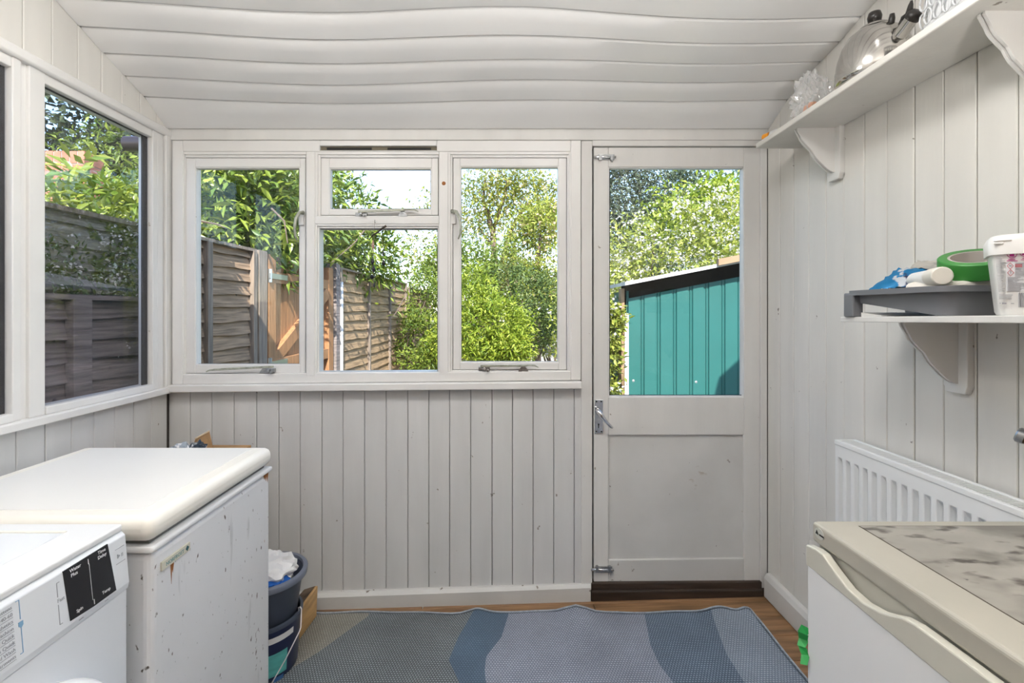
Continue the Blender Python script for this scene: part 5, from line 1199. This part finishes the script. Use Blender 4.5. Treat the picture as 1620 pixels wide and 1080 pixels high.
# robinia-like tree in the right pane
tb_ = (0.0, 14.0, -.2)
def tp(px, py, Y=14.0): return P(px, py, Y)
plant('tree', 'airy yellow-green tree with dark forked branches beyond the bushes', 'tree', tb_,
      [(tp(745, 330), (.9, .8, .8), 1.2), (tp(775, 292), (.8, .8, .65), 1.0), (tp(825, 280), (.75, .8, .5), .9), (tp(838, 316), (.8, .8, .55), 1.0), (tp(790, 330), (.7, .7, .8), .7), (tp(865, 308), (.45, .6, .45), .45), (tp(735, 382), (.8, .8, .7), .8), (tp(672, 395), (.7, .8, 1.1), 1.0), (tp(684, 325), (.35, .4, .4), .25)], 300, 7600, .20, .13, .055, yel, shell=.25,
      stems=[([tp(783, 560), tp(783, 430), tp(780, 370), tp(771, 335), tp(764, 318), tp(768, 280)], [.13, .11, .09, .07, .05, .03]), ([tp(792, 420), tp(800, 390), tp(815, 350), tp(830, 328), tp(852, 308)], [.07, .06, .05, .04, .02]), ([tp(780, 365), tp(796, 318), tp(803, 290), tp(790, 268)], [.05, .04, .03, .015]), ([tp(781, 390), tp(768, 375), tp(758, 360)], [.04, .03, .015])], flowers=(mat('cream_pods', (.62, .52, .34), .7, transl=.2), 160, .10))
plant('tree', 'dense lime green tree with hanging tassels right of the airy tree', 'tree', P(850, 600, 11.0),
      [(P(848, 400, 11), (.72, .6, 1.0), 1.4), (P(858, 360, 11), (.45, .5, .5), .6), (P(842, 455, 11), (.62, .5, .6), .8)], 230, 9500, .12, .10, .045, pale, stems=[([P(850, 600, 11), P(850, 420, 11), P(855, 370, 11)], [.09, .07, .03])], flowers=(mat('pinkish_tassel', (.60, .45, .30), .7, transl=.2), 160, .08))
plant('bush', 'dark round bush below the lime green tree', 'bush', P(838, 590, 8.5),
      [(P(836, 470, 8.5), (.55, .5, .55), 1), (P(850, 515, 8.5), (.38, .4, .35), .6), (P(800, 450, 8.8), (.30, .3, .4), .5)], 150, 6800, .09, .060, .026, dark2, flowers=None)
plant('bush', 'bright narrow leaved bush filling the lower right pane', 'bush', P(775, 600, 7.0),
      [(P(770, 520, 7.0), (.62, .5, .48), 1.2), (P(740, 470, 7.4), (.40, .4, .45), .7), (P(803, 555, 6.6), (.26, .3, .20), .5), (P(722, 550, 6.6), (.35, .3, .3), .5)], 240, 13000, .080, .085, .024, bright)
plant('rose_bush', 'loose rose bush with large white flowers by the mullion', 'bush', P(725, 590, 9.0),
      [(P(735, 425, 9), (.62, .5, .50), 1), (P(700, 440, 9), (.5, .5, .5), .8), (P(790, 420, 9.5), (.5, .4, .4), .5)], 170, 8200, .12, .075, .035, mid, flowers=(flw, 24, .075))
plant('bush', 'dark green bush against the far end of the tan fence', 'bush', P(655, 600, 7.4),
      [(P(660, 540, 7.4), (.34, .35, .40), 1), (P(672, 480, 8.0), (.34, .4, .5), .8), (P(672, 575, 6.6), (.25, .25, .22), .6)], 120, 4200, .09, .075, .026, mid)
plant('bush', 'pale grey green low plants beside the garden path', 'bush', P(868, 590, 9.5),
      [(P(858, 545, 9.0), (.28, .3, .20), 1), (P(878, 520, 9.6), (.25, .3, .30), .8)], 40, 1400, .07, .06, .025, pale, flowers=(flw, 40, .05))
plant('hedge', 'dark green hedge closing the garden behind the bushes', 'hedge', (0, 17, -.2), [((-1.2, 17, 1.2), (1.3, .6, 1.3), 1), ((.8, 17, 1.3), (1.4, .6, 1.4), 1), ((2.4, 17, 1.2), (1.2, .6, 1.3), .8)], 300, 9000, .18, .14, .06, dark2)
# behind the shed
plant('flowering_hedge', 'tall lime hedge covered with small white flowers behind the teal shed', 'hedge', (2.1, 6.9, -.2),
      [((1.55, 6.7, 1.3), (.75, .5, 1.25), 1.2), ((2.5, 6.8, 1.9), (.95, .6, .95), 1.5), ((3.5, 6.9, 2.2), (.9, .6, .9), 1.0), ((1.30, 6.2, .8), (.4, .4, 1.0), .7)], 460, 18000, .12, .075, .030, pale, flowers=(flw, 1500, .042))
plant('bush', 'small leaved lime bush squeezed beside the teal shed wall', 'bush', (1.0, 4.4, -.2), [((.99, 4.38, .45), (.065, .25, .75), 1), ((.995, 4.42, 1.10), (.06, .25, .40), .8)], 60, 3000, .035, .055, .026, pale, flowers=(flw, 60, .03))
plant('leafy_shrub', 'large leaved green shrub rising behind the flowering hedge', 'shrub', (3.6, 8.4, -.2),
      [((3.3, 8.4, 2.95), (.65, .5, .55), 1), ((4.0, 8.6, 2.9), (.6, .5, .8), 1)], 100, 2600, .13, .13, .06, bright)
plant('tree', 'dense blue-green tree filling the top of the door glass', 'tree', (4.5, 14, -.2),
      [((4.2, 13.5, 4.3), (1.6, 1.2, 1.7), 1.3), ((3.6, 12.8, 2.9), (1.0, .9, 1.3), .8), ((5.5, 14, 4.4), (1.0, 1.1, 1.2), .7), ((5.0, 14, 2.5), (1.4, 1.0, 1.2), .6), ((3.2, 13.2, 4.6), (.9, .9, 1.0), .6)], 520, 26000, .20, .13, .055, bluegr, stems=[([(4.5, 14, -.2), (4.4, 13.8, 2), (4.3, 13.6, 4)], [.18, .14, .08])])
plant('conifer', 'slim dark conifer at the right edge of the door glass', 'tree', P(1166, 600, 10.5),
      [(P(1166, 345, 10.5), (.28, .3, .60), 1), (P(1166, 300, 10.5), (.20, .2, .45), .8)], 60, 1800, .09, .07, .025, dark, stems=[([P(1166, 600, 10.5), P(1166, 290, 10.5)], [.05, .02])])
